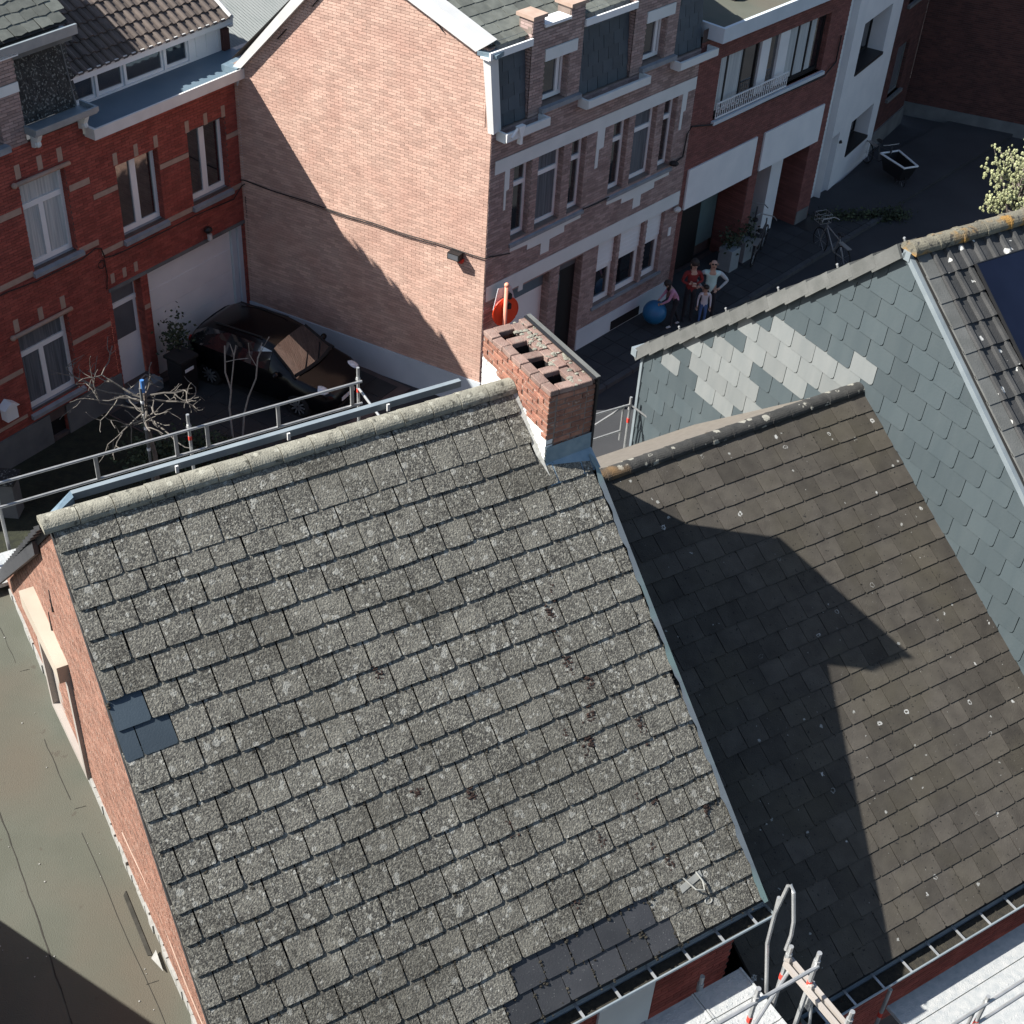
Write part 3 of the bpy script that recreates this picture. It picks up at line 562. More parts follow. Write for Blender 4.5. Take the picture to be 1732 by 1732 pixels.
m = MB(); m.ball((-1.25, -.12, 3.13), .11, 8, 5, (1, .8, .7)); wl = part(m, 'wall_lamp', MT['blackmetal'], HR, True); m = MB(); m.tube([(-1.22, -.12, 3.02), (-1.22, -.12, 2.88)], .055); part(m, 'lamp_glass', MT['lampglass'], wl)

HA = thing('red_brick_house', 'red brick house with a slate mansard between brick dormer pier and party wall', 'house', RD, (-6, 3, 0))
hA = [(-5.80, -4.72, 4.05, 5.86, .2), (-6.47, -5.22, 1.02, 2.84, .18), (-6.1, -5.65, .12, .55, .2)]
m = MB(); wall_grid(m, -10, -4.155, 0, 6.62, hA); wa = part(m, 'front_wall', MT['mortard'], HA)
m = MB(); bricks(m, -9, -4.155, .78, 6.6, hA, j=.010); part(m, 'brick', MT['brickred'], wa, stuff=True)
bx(HA, 'plinth', 'plinthd', -10, -6.1, -.04, 0, 0, .77); bx(HA, 'plinth', 'plinthd', -5.65, -4.1, -.04, 0, 0, .77); bx(HA, 'cellar_grate', 'soot_shade_black', -6.1, -5.65, .1, .12, .1, .56)
for a, b in ((-9, -5.85), (-4.68, -4.17)): sb_(HA, a, b, -.016, .002, 5.29, 5.42); sb_(HA, a, b, -.016, .002, 3.94, 4.06)
sb_(HA, -5.2, -4.17, -.016, .002, 2.02, 2.13); sb_(HA, -9, -6.5, -.016, .002, 2.02, 2.13); sb_(HA, -9, -6.6, -.016, .002, .98, 1.06)
for a, b, t in ((-5.80, -4.72, 5.92), (-6.47, -5.22, 2.9)):
    for x in (a + .02, (a + b) / 2, b - .06): bx(HA, 'keystone', 'buff', x - .06, x + .06, -.016, .002, t + .05, t + .33)
for a, b, t in ((-5.80, -4.72, 5.90), (-6.47, -5.22, 2.90)):
    m = MB(); m.tube([(a - .14, -.06, t), (b + .1, -.06, t)], .045); m.ball((a - .14, -.06, t), .06); part(m, 'awning_tube', MT['buff'], HA, True)
window(HA, -5.80, -4.72, 4.07, 5.86, .12, fw=.08, trans=(5.32,), mull=(-5.3,), mw=.11, half=True, curtain='curtain')
window(HA, -6.47, -5.22, 1.04, 2.84, .12, fw=.085, trans=(2.33,), mull=(-5.9,), mw=.11, half=True, curtain='curtaind')
for a, b, c in ((-5.85, -4.6, 4.05), (-6.52, -5.1, 1.02)):
    m = MB(); m.prism([(a, -.09, c - .14), (a, -.09, c - .06), (a, .13, c + .02), (a, .13, c - .14)], (b - a, 0, 0)); part(m, 'sill', MT['sill'], HA)
m = MB(); m.add([(-9, .1, 6.85), (-4.15, .1, 6.85), (-4.15, .32, 8.2), (-9, .32, 8.2), (-9, 4.2, 10.9), (-4.15, 4.2, 10.9), (-4.15, 8, 7), (-9, 8, 7)], [(0, 1, 2, 3), (3, 2, 5, 4), (4, 5, 6, 7)])
m.add([(-4.15, .1, 6.5), (-4.15, 6, 6.5), (-4.15, 4.2, 10.9), (-4.15, .32, 8.2), (-4.15, .1, 6.85)], [(0, 1, 2, 3, 4)])
rA = part(m, 'roof', MT['slateA'], HA)
sA = [slate_mesh(.14, .17, .008, MT['slateA'], clip=.03, var=i) for i in range(3)]; h_ = math.hypot(.22, 1.35)
PA = Matrix(((1, 0, 0, 0), (0, -.22 / h_, -1.35 / h_, .095), (0, -1.35 / h_, .22 / h_, 6.86), (0, 0, 0, 1)))
for r_ in range(14):
    for c in range(9): piece(sA[(r_ + c) % 3], 'slate', rA, PA @ Matrix.Translation((-5.36 + c * .145 + (.07 if r_ % 2 else 0), -.0 - r_ * .097, 0)) @ jit(.006, .03))
sU = [slate_mesh(.3, .33, .01, MT['slateM'], var=i, rag=.02) for i in range(3)]
PU = plane_mat((0, .1, 8.45), (1, 0, 0), (0, -4.1, -2.5))
bx(rA, 'upper_slope', 'under', -9, -4.1, .3, .34, 8.2, 8.45)
mm = MB(); mm.quad((-9, .08, 8.43), (-4.05, .08, 8.43), (-4.05, 4.2, 10.95), (-9, 4.2, 10.95)); part(mm, 'upper_slope', MT['under'], rA)
for r_ in range(8):
    for c in range(10): piece(sU[(r_ + c) % 3], 'slate', rA, PU @ Matrix.Translation((-6.9 + c * .3 + (.15 if r_ % 2 else 0), -r_ * .24, 0)) @ jit(.008, .03))
m = MB(); m.box(-9, -4.02, -.12, -.07, 8.26, 8.44); m.box(-9, -4.02, -.07, .3, 8.24, 8.30); part(m, 'cornice', MT['zinc'], HA)
m = MB(); m.box(-9, -4.06, .02, .3, 8.12, 8.239); part(m, 'soffit', MT['plinthd'], HA)
m = MB(); m.box(-5.5, -4.0, -.38, -.33, 6.83, 6.93); m.box(-5.5, -4.0, -.33, .1, 6.78, 6.84); m.box(-5.5, -5.45, -.33, .1, 6.84, 6.93); m.box(-4.05, -4.0, -.33, .1, 6.84, 6.93); part(m, 'gutter', MT['zinc'], HA)
for x in (-5.38, -4.25):
    m = MB(); m.prism([(x, -.28, 6.78), (x, -.02, 6.78), (x, -.02, 6.46), (x, -.12, 6.48), (x, -.2, 6.62)], (.1, 0, 0)); m.ball((x + .05, -.15, 6.55), .07); part(m, 'cornice_bracket', MT['greytrim'], HA)
m = MB(); m.prism([(-4.17, .06, 6.86), (-4.17, .29, 8.24), (-4.17, .33, 8.24), (-4.17, .10, 6.86)], (.025, 0, 0)); part(m, 'verge_trim', MT['plinthd'], HA)
hP = [(-7.2, -5.98, 6.75, 7.8, .2)]
m = MB(); wall_grid(m, -7.4, -5.47, 6.6, 8.24, hP, -.04); m.box(-7.4, -5.47, .16, .9, 6.6, 8.24); m.quad((-5.47, -.04, 6.6), (-5.47, .2, 6.6), (-5.47, .2, 8.24), (-5.47, -.04, 8.24)); dA = part(m, 'dormer', MT['mortar'], HA)
m = MB(); bricks(m, -7.4, -5.47, 6.6, 8.24, hP + [(-7, -5.4, 7.58, 7.76)], -.04); part(m, 'brick', MT['brickmid'], dA, stuff=True)
bx(dA, 'stone_band', 'greytrim', -5.98, -5.46, -.06, .0, 7.58, 7.76); bx(dA, 'coping', 'white', -7.4, -5.4, -.12, .3, 8.241, 8.3); bx(dA, 'sill', 'sill', -7.3, -5.95, -.2, .0, 6.62, 6.74)
window(HA, -7.2, -5.98, 6.75, 7.8, .1)

# low buildings behind
HC = thing('rear_extension', 'pale corrugated roof behind the red brick houses', 'shed', RD, (3, 4, 0))
m = MB()
for i in range(60):
    x = .9 + i * .09; m.quad((x, 1.9, 5.3), (x + .045, 1.9, 5.33), (x + .045, 7.5, 7.6), (x, 7.5, 7.57)); m.quad((x + .045, 1.9, 5.33), (x + .09, 1.9, 5.3), (x + .09, 7.5, 7.57), (x + .045, 7.5, 7.6))
part(m, 'roof', MT['corr'], HC); bx(HC, 'flat_ledge', 'white', .82, 5, 1.0, 1.88, 5.6, 5.66); bx(HC, 'wall', 'plinth', .9, 6, 1.95, 7, 0, 5.2); bx(HC, 'gutter', 'lead', .85, 6, 1.75, 1.9, 5.66, 5.8)
p = ony(RD, 430, 40, 4.0)
HE = thing('rear_brick_wing', 'orange brick rear wing with a cream downpipe seen past the gable trim', 'building', RD, (p.x + 1, 4.5, 0))
m = MB(); m.box(p.x + .08, p.x + 4, 4.0, 6.5, 0, 9); wv = part(m, 'wall', MT['mortargable'], HE)
m = MB(); bricks(m, p.x + .08, p.x + 2, 4, 9, [], 4.0); part(m, 'brick', MT['brickside'], wv, stuff=True)
m = MB(); m.tube([(p.x, 3.93, 2), (p.x, 3.93, 9)], .07); part(m, 'downpipe', MT['cream'], HE, True)
# ---------------------------------------------------------------- near row: house under the big lichen roof
H1 = thing('terraced_house', 'brick house under the big lichen-covered grey slate roof with the flue chimney', 'house', A, (.5, 0, 0))
T1 = R(40); c1, s1 = math.cos(T1), math.sin(T1); Z1 = 9.95
wx = lambda Y: -2.16 + .027 * Y                       # outer face of the left wall
lx = lambda v: -2.2 - .035 * v                        # left verge
rp = lambda X, v, n=0.: (X, -v * c1 - n * s1, Z1 - v * s1 + n * c1)
side = lambda u, d, z: (wx(-u) + d, -u, z)            # left wall: u towards the camera side, d inwards
m = MB(side); T43 = math.tan(R(43)); T40 = math.tan(T1)
m.prism([(-4.4, 0, 0), (4.25, 0, 0), (4.25, 0, 9.86 - 4.25 * T40), (0, 0, 9.86), (-4.4, 0, 9.86 - 4.4 * T43)], (0, .3, 0)); w1 = part(m, 'side_wall', MT['mortar'], H1)
def zt(u): return 9.84 - (u * T40 if u > 0 else -u * T43)
m = MB(side); bricks(m, -4.4, 4.25, 5.5, 9.8, [], 0, proud=.012, H=.065, j=.011, xr=lambda z: (-(9.84 - z) / T43, min(4.25, (9.84 - z) / T40))); part(m, 'brick', MT['brickside'], w1, stuff=True)
m = MB(side)
for i in range(60):
    u0, u1 = -4.3 + i * .142, -4.3 + (i + 1) * .142; h = .13 + random.uniform(-.03, .05); d = -.02 - random.uniform(0, .025)
    m.prism([(u0, d, 5.49), (u1, d, 5.49), (u1, d, 5.5 + h), (u0, d, 5.5 + h)], (0, .05, 0))
part(m, 'upstand', MT['upstand'], H1, label='white painted upstand along the flat roof')
m = MB(side); m.tube([(u, -.015 - .01 * math.sin(u * 3), 6.25 + .12 * math.sin(u * .8) - .1 * u) for u in [.6 + .2 * i for i in range(17)]], .007, 5); part(m, 'wall_cable', MT['buff'], H1)
m = MB(); m.box(-2.28, 3.12, -4.25, -4.0, 0, 6.25); m.box(-2.0, 3.12, 4.2, 4.4, 0, 5.9); m.quad((3.12, -4.25, 0), (3.12, 4.4, 0), (3.12, 0, 9.8), (3.12, -4.25, 6.2)); m.quad((3.12, 4.4, 0), (3.12, 4.4, 5.8), (3.12, 0, 9.8), (3.12, 0, 0)); wb1 = part(m, 'back_wall', MT['mortard'], H1)
m = MB(); bricks(m, -.5, 3.12, 3.0, 6.2, [(1.35, 2.05, 4.0, 5.65)], -4.25, j=.011); part(m, 'brick', MT['brickred'], wb1, stuff=True)
bx(H1, 'window', 'white', 1.35, 2.05, -4.29, -4.25, 4.0, 5.6)
# roof sheets
m = MB(); VE = 5.86
m.add([rp(lx(0), 0, -.02), rp(3.2, 0, -.02), rp(3.16, VE, -.02), rp(lx(VE), VE, -.02), rp(lx(VE), VE, -.09), rp(3.16, VE, -.09), rp(lx(0), .0, -.1), rp(3.2, 0, -.1)], [(0, 1, 2, 3), (3, 2, 5, 4), (0, 3, 4, 6), (1, 7, 5, 2)])
m.add([(-2.2, 0, Z1), (-2.03, 4.6, Z1 - 4.6 * T43), (3.2, 4.6, Z1 - 4.6 * T43), (3.2, 0, Z1), (-2.2, 0, Z1 - .12), (-2.03, 4.6, Z1 - .12 - 4.6 * T43)], [(0, 1, 2, 3), (0, 4, 5, 1)])
r1 = part(m, 'roof', MT['under'], H1)
m = MB()
for i in range(18):                                   # ragged edge of the street slope, seen in profile past the gable
    y = .1 + i * .25; z = Z1 - y * T43; m.prism([(-2.27 + .037 * y, y, z + .015), (-2.27 + .037 * y, y + .3, z - .3 * T43 + .05), (-2.27 + .037 * y, y + .3, z - .3 * T43 - .02), (-2.27 + .037 * y, y, z - .04)], (.2, 0, 0))
part(m, 'verge_slates', MT['slatenew'], H1)
m = MB(); m.prism([(-2.21, 1.0, Z1 - 1 * T43 - .05), (-2.21, 4.2, Z1 - 4.2 * T43 - .05), (-2.21, 4.2, Z1 - 4.2 * T43 - .22), (-2.21, 1.0, Z1 - T43 - .22)], (.05, 0, 0)); part(m, 'verge_board', MT['slatenew'], H1)
P1m = Matrix(((1, 0, 0, 0), (0, -c1, -s1, 0), (0, -s1, c1, Z1), (0, 0, 0, 1)))
S1 = [slate_mesh(.305, .37, .016, MT['slate1'], var=i, rag=.009) for i in range(6)]
S1n = [slate_mesh(.308, .37, .009, MT['slatenew'], var=i, rag=.003) for i in range(2)]
S1b = slate_mesh(.308, .37, .008, MT['slateblue'], var=1, rag=.001)
S1w = [slate_mesh(.55, .34, .013, MT['slate1'], clip=.03, var=i) for i in range(2)]
S1t = [slate_mesh(.305, .43, .013, MT['slate1'], var=i, rag=.008) for i in range(4)]
cand = []
tails = [.307, .647] + [.855 + .2757 * k for k in range(19)]
for r_, v in enumerate(tails):
    pit = .56 if r_ == 0 else .318
    off = [0, .5][r_ % 2] * .318 if r_ else 0
    x = lx(v) + .01 - off
    c = 0
    while x < 3.12:
        a, b = max(x, lx(v) + .005), min(x + pit, 3.13 if v > 1 else (2.585 if v < .95 else 3.13))
        if b - a > .05:
            cand.append((r_, c, v, (a + b) / 2, b - a, pit))
        x += pit; c += 1
joined = MB()
def kind1(r_, u, v):
    k = r_ - 2
    if k in (17,) and .25 < u < 2.35: return 'new'
    if k == 18 and .05 < u < 2.0: return 'new'
    if k in (7, 12) and u > 3.02 or (k == 15 and u > 2.95): return 'new'
    if (k == 4 and u < -2.08) or (k == 5 and u < -1.95) or (k == 6 and u < -2.12): return 'blue'
    return 'old'
vis = [q for q in cand if inframe(A.w(rp(q[3], q[2])), 30)]
vis.sort(key=lambda q: (A.w(rp(q[3], q[2])) - CAMP).length); keep = set((q[0], q[1]) for q in vis[:300])
for r_, c, v, u, wd, pit in cand:
    kd = kind1(r_, u, v)
    me = {'new': S1n[(r_ + c) % 2], 'blue': S1b}.get(kd) or (S1w[c % 2] if r_ == 0 else (S1t[c % 4] if r_ == 1 else S1[(r_ * 5 + c * 7) % 6]))
    base_w = .55 if r_ == 0 else .305
    mx = P1m @ Matrix.Translation((u, v, 0)) @ Matrix.Diagonal(((wd - .012) / base_w, 1, 1.55, 1)) @ jit(.003, .005 if kd == 'old' else .003)
    if (r_, c) in keep: piece(me, 'slate', r1, mx)
    else: joined.add([mx @ q.co for q in me.vertices], [list(p.vertices) for p in me.polygons])
part(joined, 'slate', MT['slate1s'], r1, stuff=True)
# moss along the joints
mo, mr_ = MB(), MB(); rr = random.Random(5)
for r_, c, v, u, wd, pit in cand:
    if r_ < 3 or kind1(r_, u, v) == 'blue': continue
    n = rr.choice([1, 2, 3, 4]) if v > 2 else rr.choice([0, 1, 2])
    if v > 4.9: n += 2
    for i in range(n):
        red = False
        edge = rr.random() < .6
        du, dv_ = (wd / 2, -rr.uniform(.02, .26)) if edge else (rr.uniform(-wd / 2, wd / 2), rr.uniform(.0, .02))
        k = 1.5 if red else 1.0
        b_ = (mr_ if red else mo)
        for q in range(rr.choice([2, 3, 5]) if not red else 8):
            s = rr.uniform(.007, .019) * k
            sp_ = .02 if not red else .03
            p = rp(u + du + rr.uniform(-sp_ * .6, sp_ * .6), v + dv_ + rr.uniform(-sp_ * 2, sp_ * 2), .034); b_.ball(p, s, 5, 3, (1, 1, .8))
for u, v in ((2.17, 2.15), (2.05, 2.36), (2.02, 2.46), (2.04, 2.86), (2.03, 2.99), (2.18, 3.16), (2.07, 3.44), (2.04, 3.55), (1.94, 3.67), (1.87, 3.77), (1.74, 3.52), (2.54, 3.72), (2.56, 3.82), (.1, 3.46), (.09, 3.56), (.59, 3.67), (.14, 2.28), (2.2, 4.4), (2.36, 4.4), (.83, 4.11), (1.18, 4.98), (1.67, 4.61), (2.15, 4.9), (2.28, 5.09), (2.88, 4.77)):
    for i in range(26): mr_.ball(rp(u + rr.gauss(0, .022), v + rr.gauss(0, .045), .04), rr.uniform(.008, .02), 5, 3, (1, 1, .7))
part(mo, 'moss', MT['moss'], r1, stuff=True); part(mr_, 'moss', MT['mossred'], r1, stuff=True)
# ridge tiles
def ridge_tile(r, L, m, lip=.012, n=12, sq=.8):
    mb = MB(); pr = []
    for i in range(n + 1):
        a = math.pi * (-.06 + 1.12 * i / n); pr.append((math.cos(a), math.sin(a) * sq))
    st = [(0, r + lip), (.035, r + lip), (.045, r), (L, r - .004)]
    for x, q in st: mb.v += [Vector((x, -y * q, z * q - .02)) for y, z in pr]
    k = n + 1
    mb.f = [(i * k + j, i * k + j + 1, (i + 1) * k + j + 1, (i + 1) * k + j) for i in range(3) for j in range(n)] + [tuple(range(k)), tuple(range(4 * k - 1, 3 * k - 1, -1))]
    mb.m = [0] * len(mb.f); return mb.mesh('ridge_tile', m, smooth=False)
rt = ridge_tile(.114, .318, MT['ridge1'], lip=.002)
for i in range(15):
    piece(rt, 'ridge_tile', r1, Matrix.Translation((-2.27 + i * .326, -.005, Z1 + .005)) @ Matrix.Rotation(random.uniform(-.012, .012), 4, 'Z') @ Matrix.Rotation(random.uniform(-.012, .006), 4, 'Y'))
bx(H1, 'ridge_capping', 'zinc', -1.87, 2.25, .40, .455, 9.79, 9.868)
m = MB(); m.prism([(-1.871, .36, 9.86), (-1.871, .46, 9.86), (-2.2, .16, 9.88), (-2.2, .06, 9.9)], (0, 0, -.1)); part(m, 'ridge_capping', MT['lead'], H1)
for x in (-.9, .25, 1.35): bx(H1, 'capping_bracket', 'rake', x, x + .03, .34, .359, 9.80, 9.88)
# right verge strip, wavy
m = MB(); N_ = 60
for i in range(N_):
    a, b = .95 + (VE - .95) * i / N_, .95 + (VE - .95) * (i + 1) / N_; X = 3.17 - .008 * a
    wv = lambda t: .012 * math.sin(t * 13) + .008 * math.sin(t * 29)
    m.add([rp(X - .03 + wv(a), a, .06), rp(X + .035, a, .05), rp(X + .035, b, .05), rp(X - .03 + wv(b), b, .06), rp(X + .037, a, -.16), rp(X + .037, b, -.16)], [(0, 1, 2, 3), (1, 4, 5, 2)])
part(m, 'verge_flashing', MT['zincgreen'], H1)
# eaves gutter with brackets
def gutter(par, x0, x1, yo, zt_, wdt=.15, step=.42, name='gutter'):
    m = MB(); n = 8; pr = [(yo + wdt / 2 - wdt / 2 * math.cos(math.pi * i / n), zt_ - .012 - wdt * .55 * math.sin(math.pi * i / n)) for i in range(n + 1)]
    for i in range(n): m.quad((x0, *pr[i]), (x1, *pr[i]), (x1, *pr[i + 1]), (x0, *pr[i + 1]))
    m.tube([(x0, yo, zt_), (x1, yo, zt_)], .014, 6)
    for x in (x0, x1): m.add([(x, *q) for q in pr], [tuple(range(n + 1))])
    g = part(m, name, MT['zinc'], par)
    x = x0 + .18
    while x < x1:
        b = MB(); b.box(x, x + .028, yo - .005, yo + wdt + .03, zt_ - .004, zt_ + .006); part(b, 'bracket', MT['galv'], g); x += step
    s = MB(); s.box(x0 + .01, x1 - .01, yo + .03, yo + wdt - .03, zt_ - .085, zt_ - .06); part(s, 'gutter_bed', MT['moss'], g)  # dark strip along the gutter bottom
    return g
gutter(H1, -.6, 3.2, -4.63, 6.10, .19); bx(H1, 'eaves_shade_strip', 'under', -2.3, 3.14, -4.44, -4.24, 5.95, 6.14)  # dark strip added under the slates so the eaves gap reads as shade
# safety hook near the eaves
hp = lambda u, v, n: rp(u, v, n)
m = MB(); m.tube([hp(2.30, 5.18, .03), hp(2.37, 5.3, .05), hp(2.42, 5.42, .09), hp(2.5, 5.46, .10), hp(2.53, 5.38, .08), hp(2.51, 5.27, .05)], .009, 7)
m.add([hp(2.28, 5.33, .05), hp(2.56, 5.27, .05), hp(2.56, 5.34, .052), hp(2.28, 5.40, .052)], [(0, 1, 2, 3)]); m.tube([hp(2.53 + .04 * math.cos(t), 5.58 + .03 * math.sin(t), .04) for t in [i * .5 for i in range(11)]], .009, 5); m.tube([hp(2.55, 5.62, .03), hp(2.58, 5.74, .03)], .007, 5); part(m, 'roof_hook', MT['hook'], H1)
# roller shutter box and window on the left wall
m = MB(); m.box(-2.275, -2.10, .76, 2.1, 7.22, 7.45); part(m, 'shutter_box', MT['cream'], H1)
f = MB(); f.box(-2.20, -2.09, .77, .86, 5.72, 7.22); f.box(-2.20, -2.09, 1.98, 2.06, 5.72, 7.22); f.box(-2.20, -2.09, .77, 2.06, 5.62, 5.72); fw_ = part(f, 'window', MT['creamframe'], H1); bx(fw_, 'pane', 'creamframe', -2.125, -2.115, .88, 1.98, 5.74, 7.22)
for a, b in ((1.0, 8.3), (1.35, 7.7)):
    m = MB(side); m.tube([(-a, -.01, b), (-a + .02, -.02, b - .28)], .012, 5); part(m, 'wall_tie', MT['cable'], H1)
# ---------------------------------------------------------------- chimney
CX0, CX1, CY0, CY1, CZ = 2.62, 3.18, -.70, .60, 10.28
ch = MB(); ch.box(CX0 + .11, CX1 - .11, CY0 + .11, CY0 + .12, 8.6, 10.1); ch.box(CX0 + .01, CX0 + .02, CY0 + .01, CY1 - .01, 8.6, CZ - .08); ch.box(CX1 - .02, CX1 - .01, CY0 + .01, CY1 - .01, 8.6, CZ - .08); ch.box(CX0 + .02, CX1 - .02, CY0 + .01, CY0 + .02, 8.6, CZ - .08); ch.box(CX0 + .02, CX1 - .02, CY1 - .02, CY1 - .01, 8.6, CZ - .08); ch.box(CX0 + .02, CX1 - .02, CY0 + .02, CY1 - .02, 9.6, 9.62)
chm = part(ch, 'chimney', MT['mortar'], H1)
def brk(w_, d, h, m, seed):
    r = random.Random(seed); b = bmesh.new(); bmesh.ops.create_cube(b, size=1)
    for v in b.verts: v.co = Vector((v.co.x * w_ + r.uniform(-.004, .004), v.co.y * d + r.uniform(-.004, .004), v.co.z * h + r.uniform(-.003, .003)))
    bmesh.ops.bevel(b, geom=list(b.edges), offset=.006, segments=1, affect='EDGES', profile=.5)
    me = bpy.data.meshes.new('brick'); b.to_mesh(me); b.free(); me.materials.append(m); return me
BK = [brk(.19, .09, .055, MT['brickchim'], i) for i in range(4)]; BP = [brk(.19, .09, .055, MT['brickpaint'], i) for i in range(3)]
rest = MB(); restp = MB(); nb = 0
for k in range(22):
    z = CZ - .1 - k * .0665
    runs = [((CX0 + .045, CY0, 0, 1), (CX0 + .045, CY1, 0, 1), 'Y'), ((CX1 - .045, CY0, 0, 1), (CX1 - .045, CY1, 0, 1), 'Y'), ((CX0, CY0 + .045), (CX1, CY0 + .045), 'X'), ((CX0, CY1 - .045), (CX1, CY1 - .045), 'X')]
    for ri, (p, q, ax) in enumerate(runs):
        L_ = (CY1 - CY0) if ax == 'Y' else (CX1 - CX0 - .2); st0 = CY0 if ax == 'Y' else CX0 + .1
        if ri == 3 and k > 6: continue
        x = -(.1 if k % 2 else 0)
        while x < L_ - .01:
            a, b = max(0, x), min(x + .2, L_)
            if b - a > .03:
                cc = st0 + (a + b) / 2; sc_ = (b - a - .012) / .19
                M4 = Matrix.Translation((p[0], cc, z) if ax == 'Y' else (cc, p[1], z)) @ (Matrix.Rotation(math.pi / 2, 4, 'Z') if ax == 'Y' else Matrix.Identity(4)) @ Matrix.Diagonal((sc_, 1, 1, 1)) @ jit(.003, .012)
                yy = cc; lim = 9.72 + .28 * (yy - CY0) / 1.3 * (1 if yy < .1 else .9) + .05 * math.sin(yy * 23)
                paint = ri == 0 and z < lim
                me = BP[nb % 3] if paint else BK[nb % 4]; nb += 1
                if k < 11: piece(me, 'brick', chm, M4)
                else: (restp if paint else rest).add([M4 @ v.co for v in me.vertices], [list(g.vertices) for g in me.polygons])
            x += .2
bmj = dict(MT)
part(rest, 'brick', MT['brickred'], chm, stuff=True); part(restp, 'brick', MT['brickpaint'], chm, stuff=True)
BC = [brk(.20, .115, .06, MT['brickcap'], 40 + i) for i in range(4)]
def cap(x, y, rz=0, sx=1): piece(BC[random.randrange(4)], 'brick', chm, Matrix.Translation((x, y, CZ - .035 + random.uniform(-.008, .006))) @ Matrix.Rotation(rz + random.uniform(-.05, .05), 4, 'Z') @ Matrix.Diagonal((sx, 1, 1, 1)) @ Matrix.Rotation(random.uniform(-.04, .04), 4, 'Y'))
for i in range(7):
    y = CY0 + .09 + i * .187
    cap(CX0 + .055, y, math.pi / 2, .88); cap(CX1 - .06, y + .02, math.pi / 2, .88); cap(CX1 - .19, y - .03 if i else y, math.pi / 2, .86)
for y in (CY0 + .06, CY0 + .37, CY0 + .68, CY0 + .99, CY1 - .05): cap(CX0 + .22, y, 0, 1.0)
cap(CX1 - .17, CY0 + .05, 0, 1.2)
mo2 = MB()
for i in range(60):
    y = random.uniform(CY0, CY1); mo2.ball((CX1 - .13 + random.uniform(-.14, .1), y, CZ - .01), random.uniform(.012, .03), 5, 3, (1.6, 1.2, .5))
part(mo2, 'mortar_lumps', MT['ridge1'], chm, stuff=True)
for k in range(4):
    a, b, c, d = CX0 + .112, CX0 + .325, CY0 + .125 + .31 * k, CY0 + .305 + .31 * k; m = MB(); m.box(a, b, c, d, 9.63, 9.7)
    for q in ((a, a + .004, c, d), (b - .004, b, c, d), (a, b, c, c + .004), (a, b, d - .004, d)): m.box(*q, 9.69, CZ - .065)
    part(m, 'flue', MT['soot_shade_black'], chm)
m = MB(); pl = [(CY0 + .005 + 1.29 * i / 14, 9.70 + .28 * i / 14 * (1 if i < 9 else .9) + .05 * math.sin(i * 2.3)) for i in range(15)]
m.prism([(CX0 + .003, y, z) for y, z in pl] + [(CX0 + .003, CY1 - .005, 8.7), (CX0 + .003, CY0 + .005, 8.7)], (.006, 0, 0)); part(m, 'whitewash', MT['brickpaint'], chm)
m = MB(); m.box(CX1 - .0, CX1 + .025, CY0 - .02, CY1, 8.3, CZ + .015); m.box(CX1 - .05, CX1 + .025, CY0 - .02, CY1 + .02, CZ + .003, CZ + .02); part(m, 'chimney_cladding', MT['blackmetal'], chm, label='dark metal sheet covering the right face')
bx(chm, 'cladding_lip', 'verge3', CX1 - .015, CX1 + .03, CY0 - .02, CY1 + .02, CZ + .021, CZ + .03)
m = MB(); m.add([(CX0 + .01, CY0 - .012, 9.60), (CX1 + .0, CY0 - .012, 9.62), (CX1 + .01, CY0 - .02, 9.43), (CX0, CY0 - .02, 9.40)] + [rp(CX0 - .02, 1.14, .04), rp(CX1 + .04, 1.12, .04)], [(0, 1, 2, 3), (3, 2, 5, 4)]); part(m, 'apron_flashing', MT['lead'], chm)
m = MB(); m.add([rp(CX0 - .06, .02, .03), rp(CX0 + .0, .02, .05), rp(CX0, 1.1, .05), rp(CX0 - .05, 1.15, .03)], [(0, 1, 2, 3)]); part(m, 'mortar_fillet', MT['upstand'], chm)

# ---------------------------------------------------------------- lower house with the brown slates
H2 = thing('terraced_house', 'lower house under the brown-grey slate roof that takes the chimney shadow', 'house', A, (6, .5, 0))
Y2, Z2, T2 = .53, 7.76, R(30.0); c2, s2 = math.cos(T2), math.sin(T2); V2 = 6.42
q2 = lambda X, v, n=0.: (X, Y2 - v * c2 - n * s2, Z2 - v * s2 + n * c2)
m = MB(); m.add([q2(3.2, 0, -.02), q2(8.61, 0, -.02), q2(8.61, V2, -.02), q2(3.2, V2, -.02), q2(8.61, V2, -.09), q2(3.2, V2, -.09)], [(0, 1, 2, 3), (3, 2, 4, 5)])
TF = math.tan(R(40.3)); m.quad((3.2, Y2, Z2), (8.61, Y2, Z2), (8.61, Y2 + 3.1, Z2 - 3.1 * TF), (3.2, Y2 + 3.1, Z2 - 3.1 * TF))
r2 = part(m, 'roof', MT['under'], H2)
m = MB(); m.quad((3.2, Y2, Z2 + .02), (8.6, Y2, Z2 + .02), (8.6, Y2 + 3.1, Z2 + .02 - 3.1 * TF), (3.2, Y2 + 3.1, Z2 + .02 - 3.1 * TF)); part(m, 'front_slope', MT['wood'], H2, label='pale brown street slope')
P2m = Matrix(((1, 0, 0, 0), (0, -c2, -s2, Y2), (0, -s2, c2, Z2), (0, 0, 0, 1)))
S2 = [slate_mesh(.308, .36, .007, MT['slate2'], var=20 + i, rag=.003) for i in range(4)]
cand = []
for r_ in range(23):
    v = .36 + r_ * .2757; x = 3.2 - (.16 if r_ % 2 else 0); c = 0
    if v > V2 + .06: break
    while x < 8.6:
        a, b = max(x, 3.2), min(x + .318, 8.6)
        if b - a > .03: cand.append((r_, c, v, (a + b) / 2, b - a))
        x += .318; c += 1
vis = [q for q in cand if inframe(A.w(q2(q[3], q[2])), 30) and not (q[3] < 3.9 and q[2] < 1.5)]
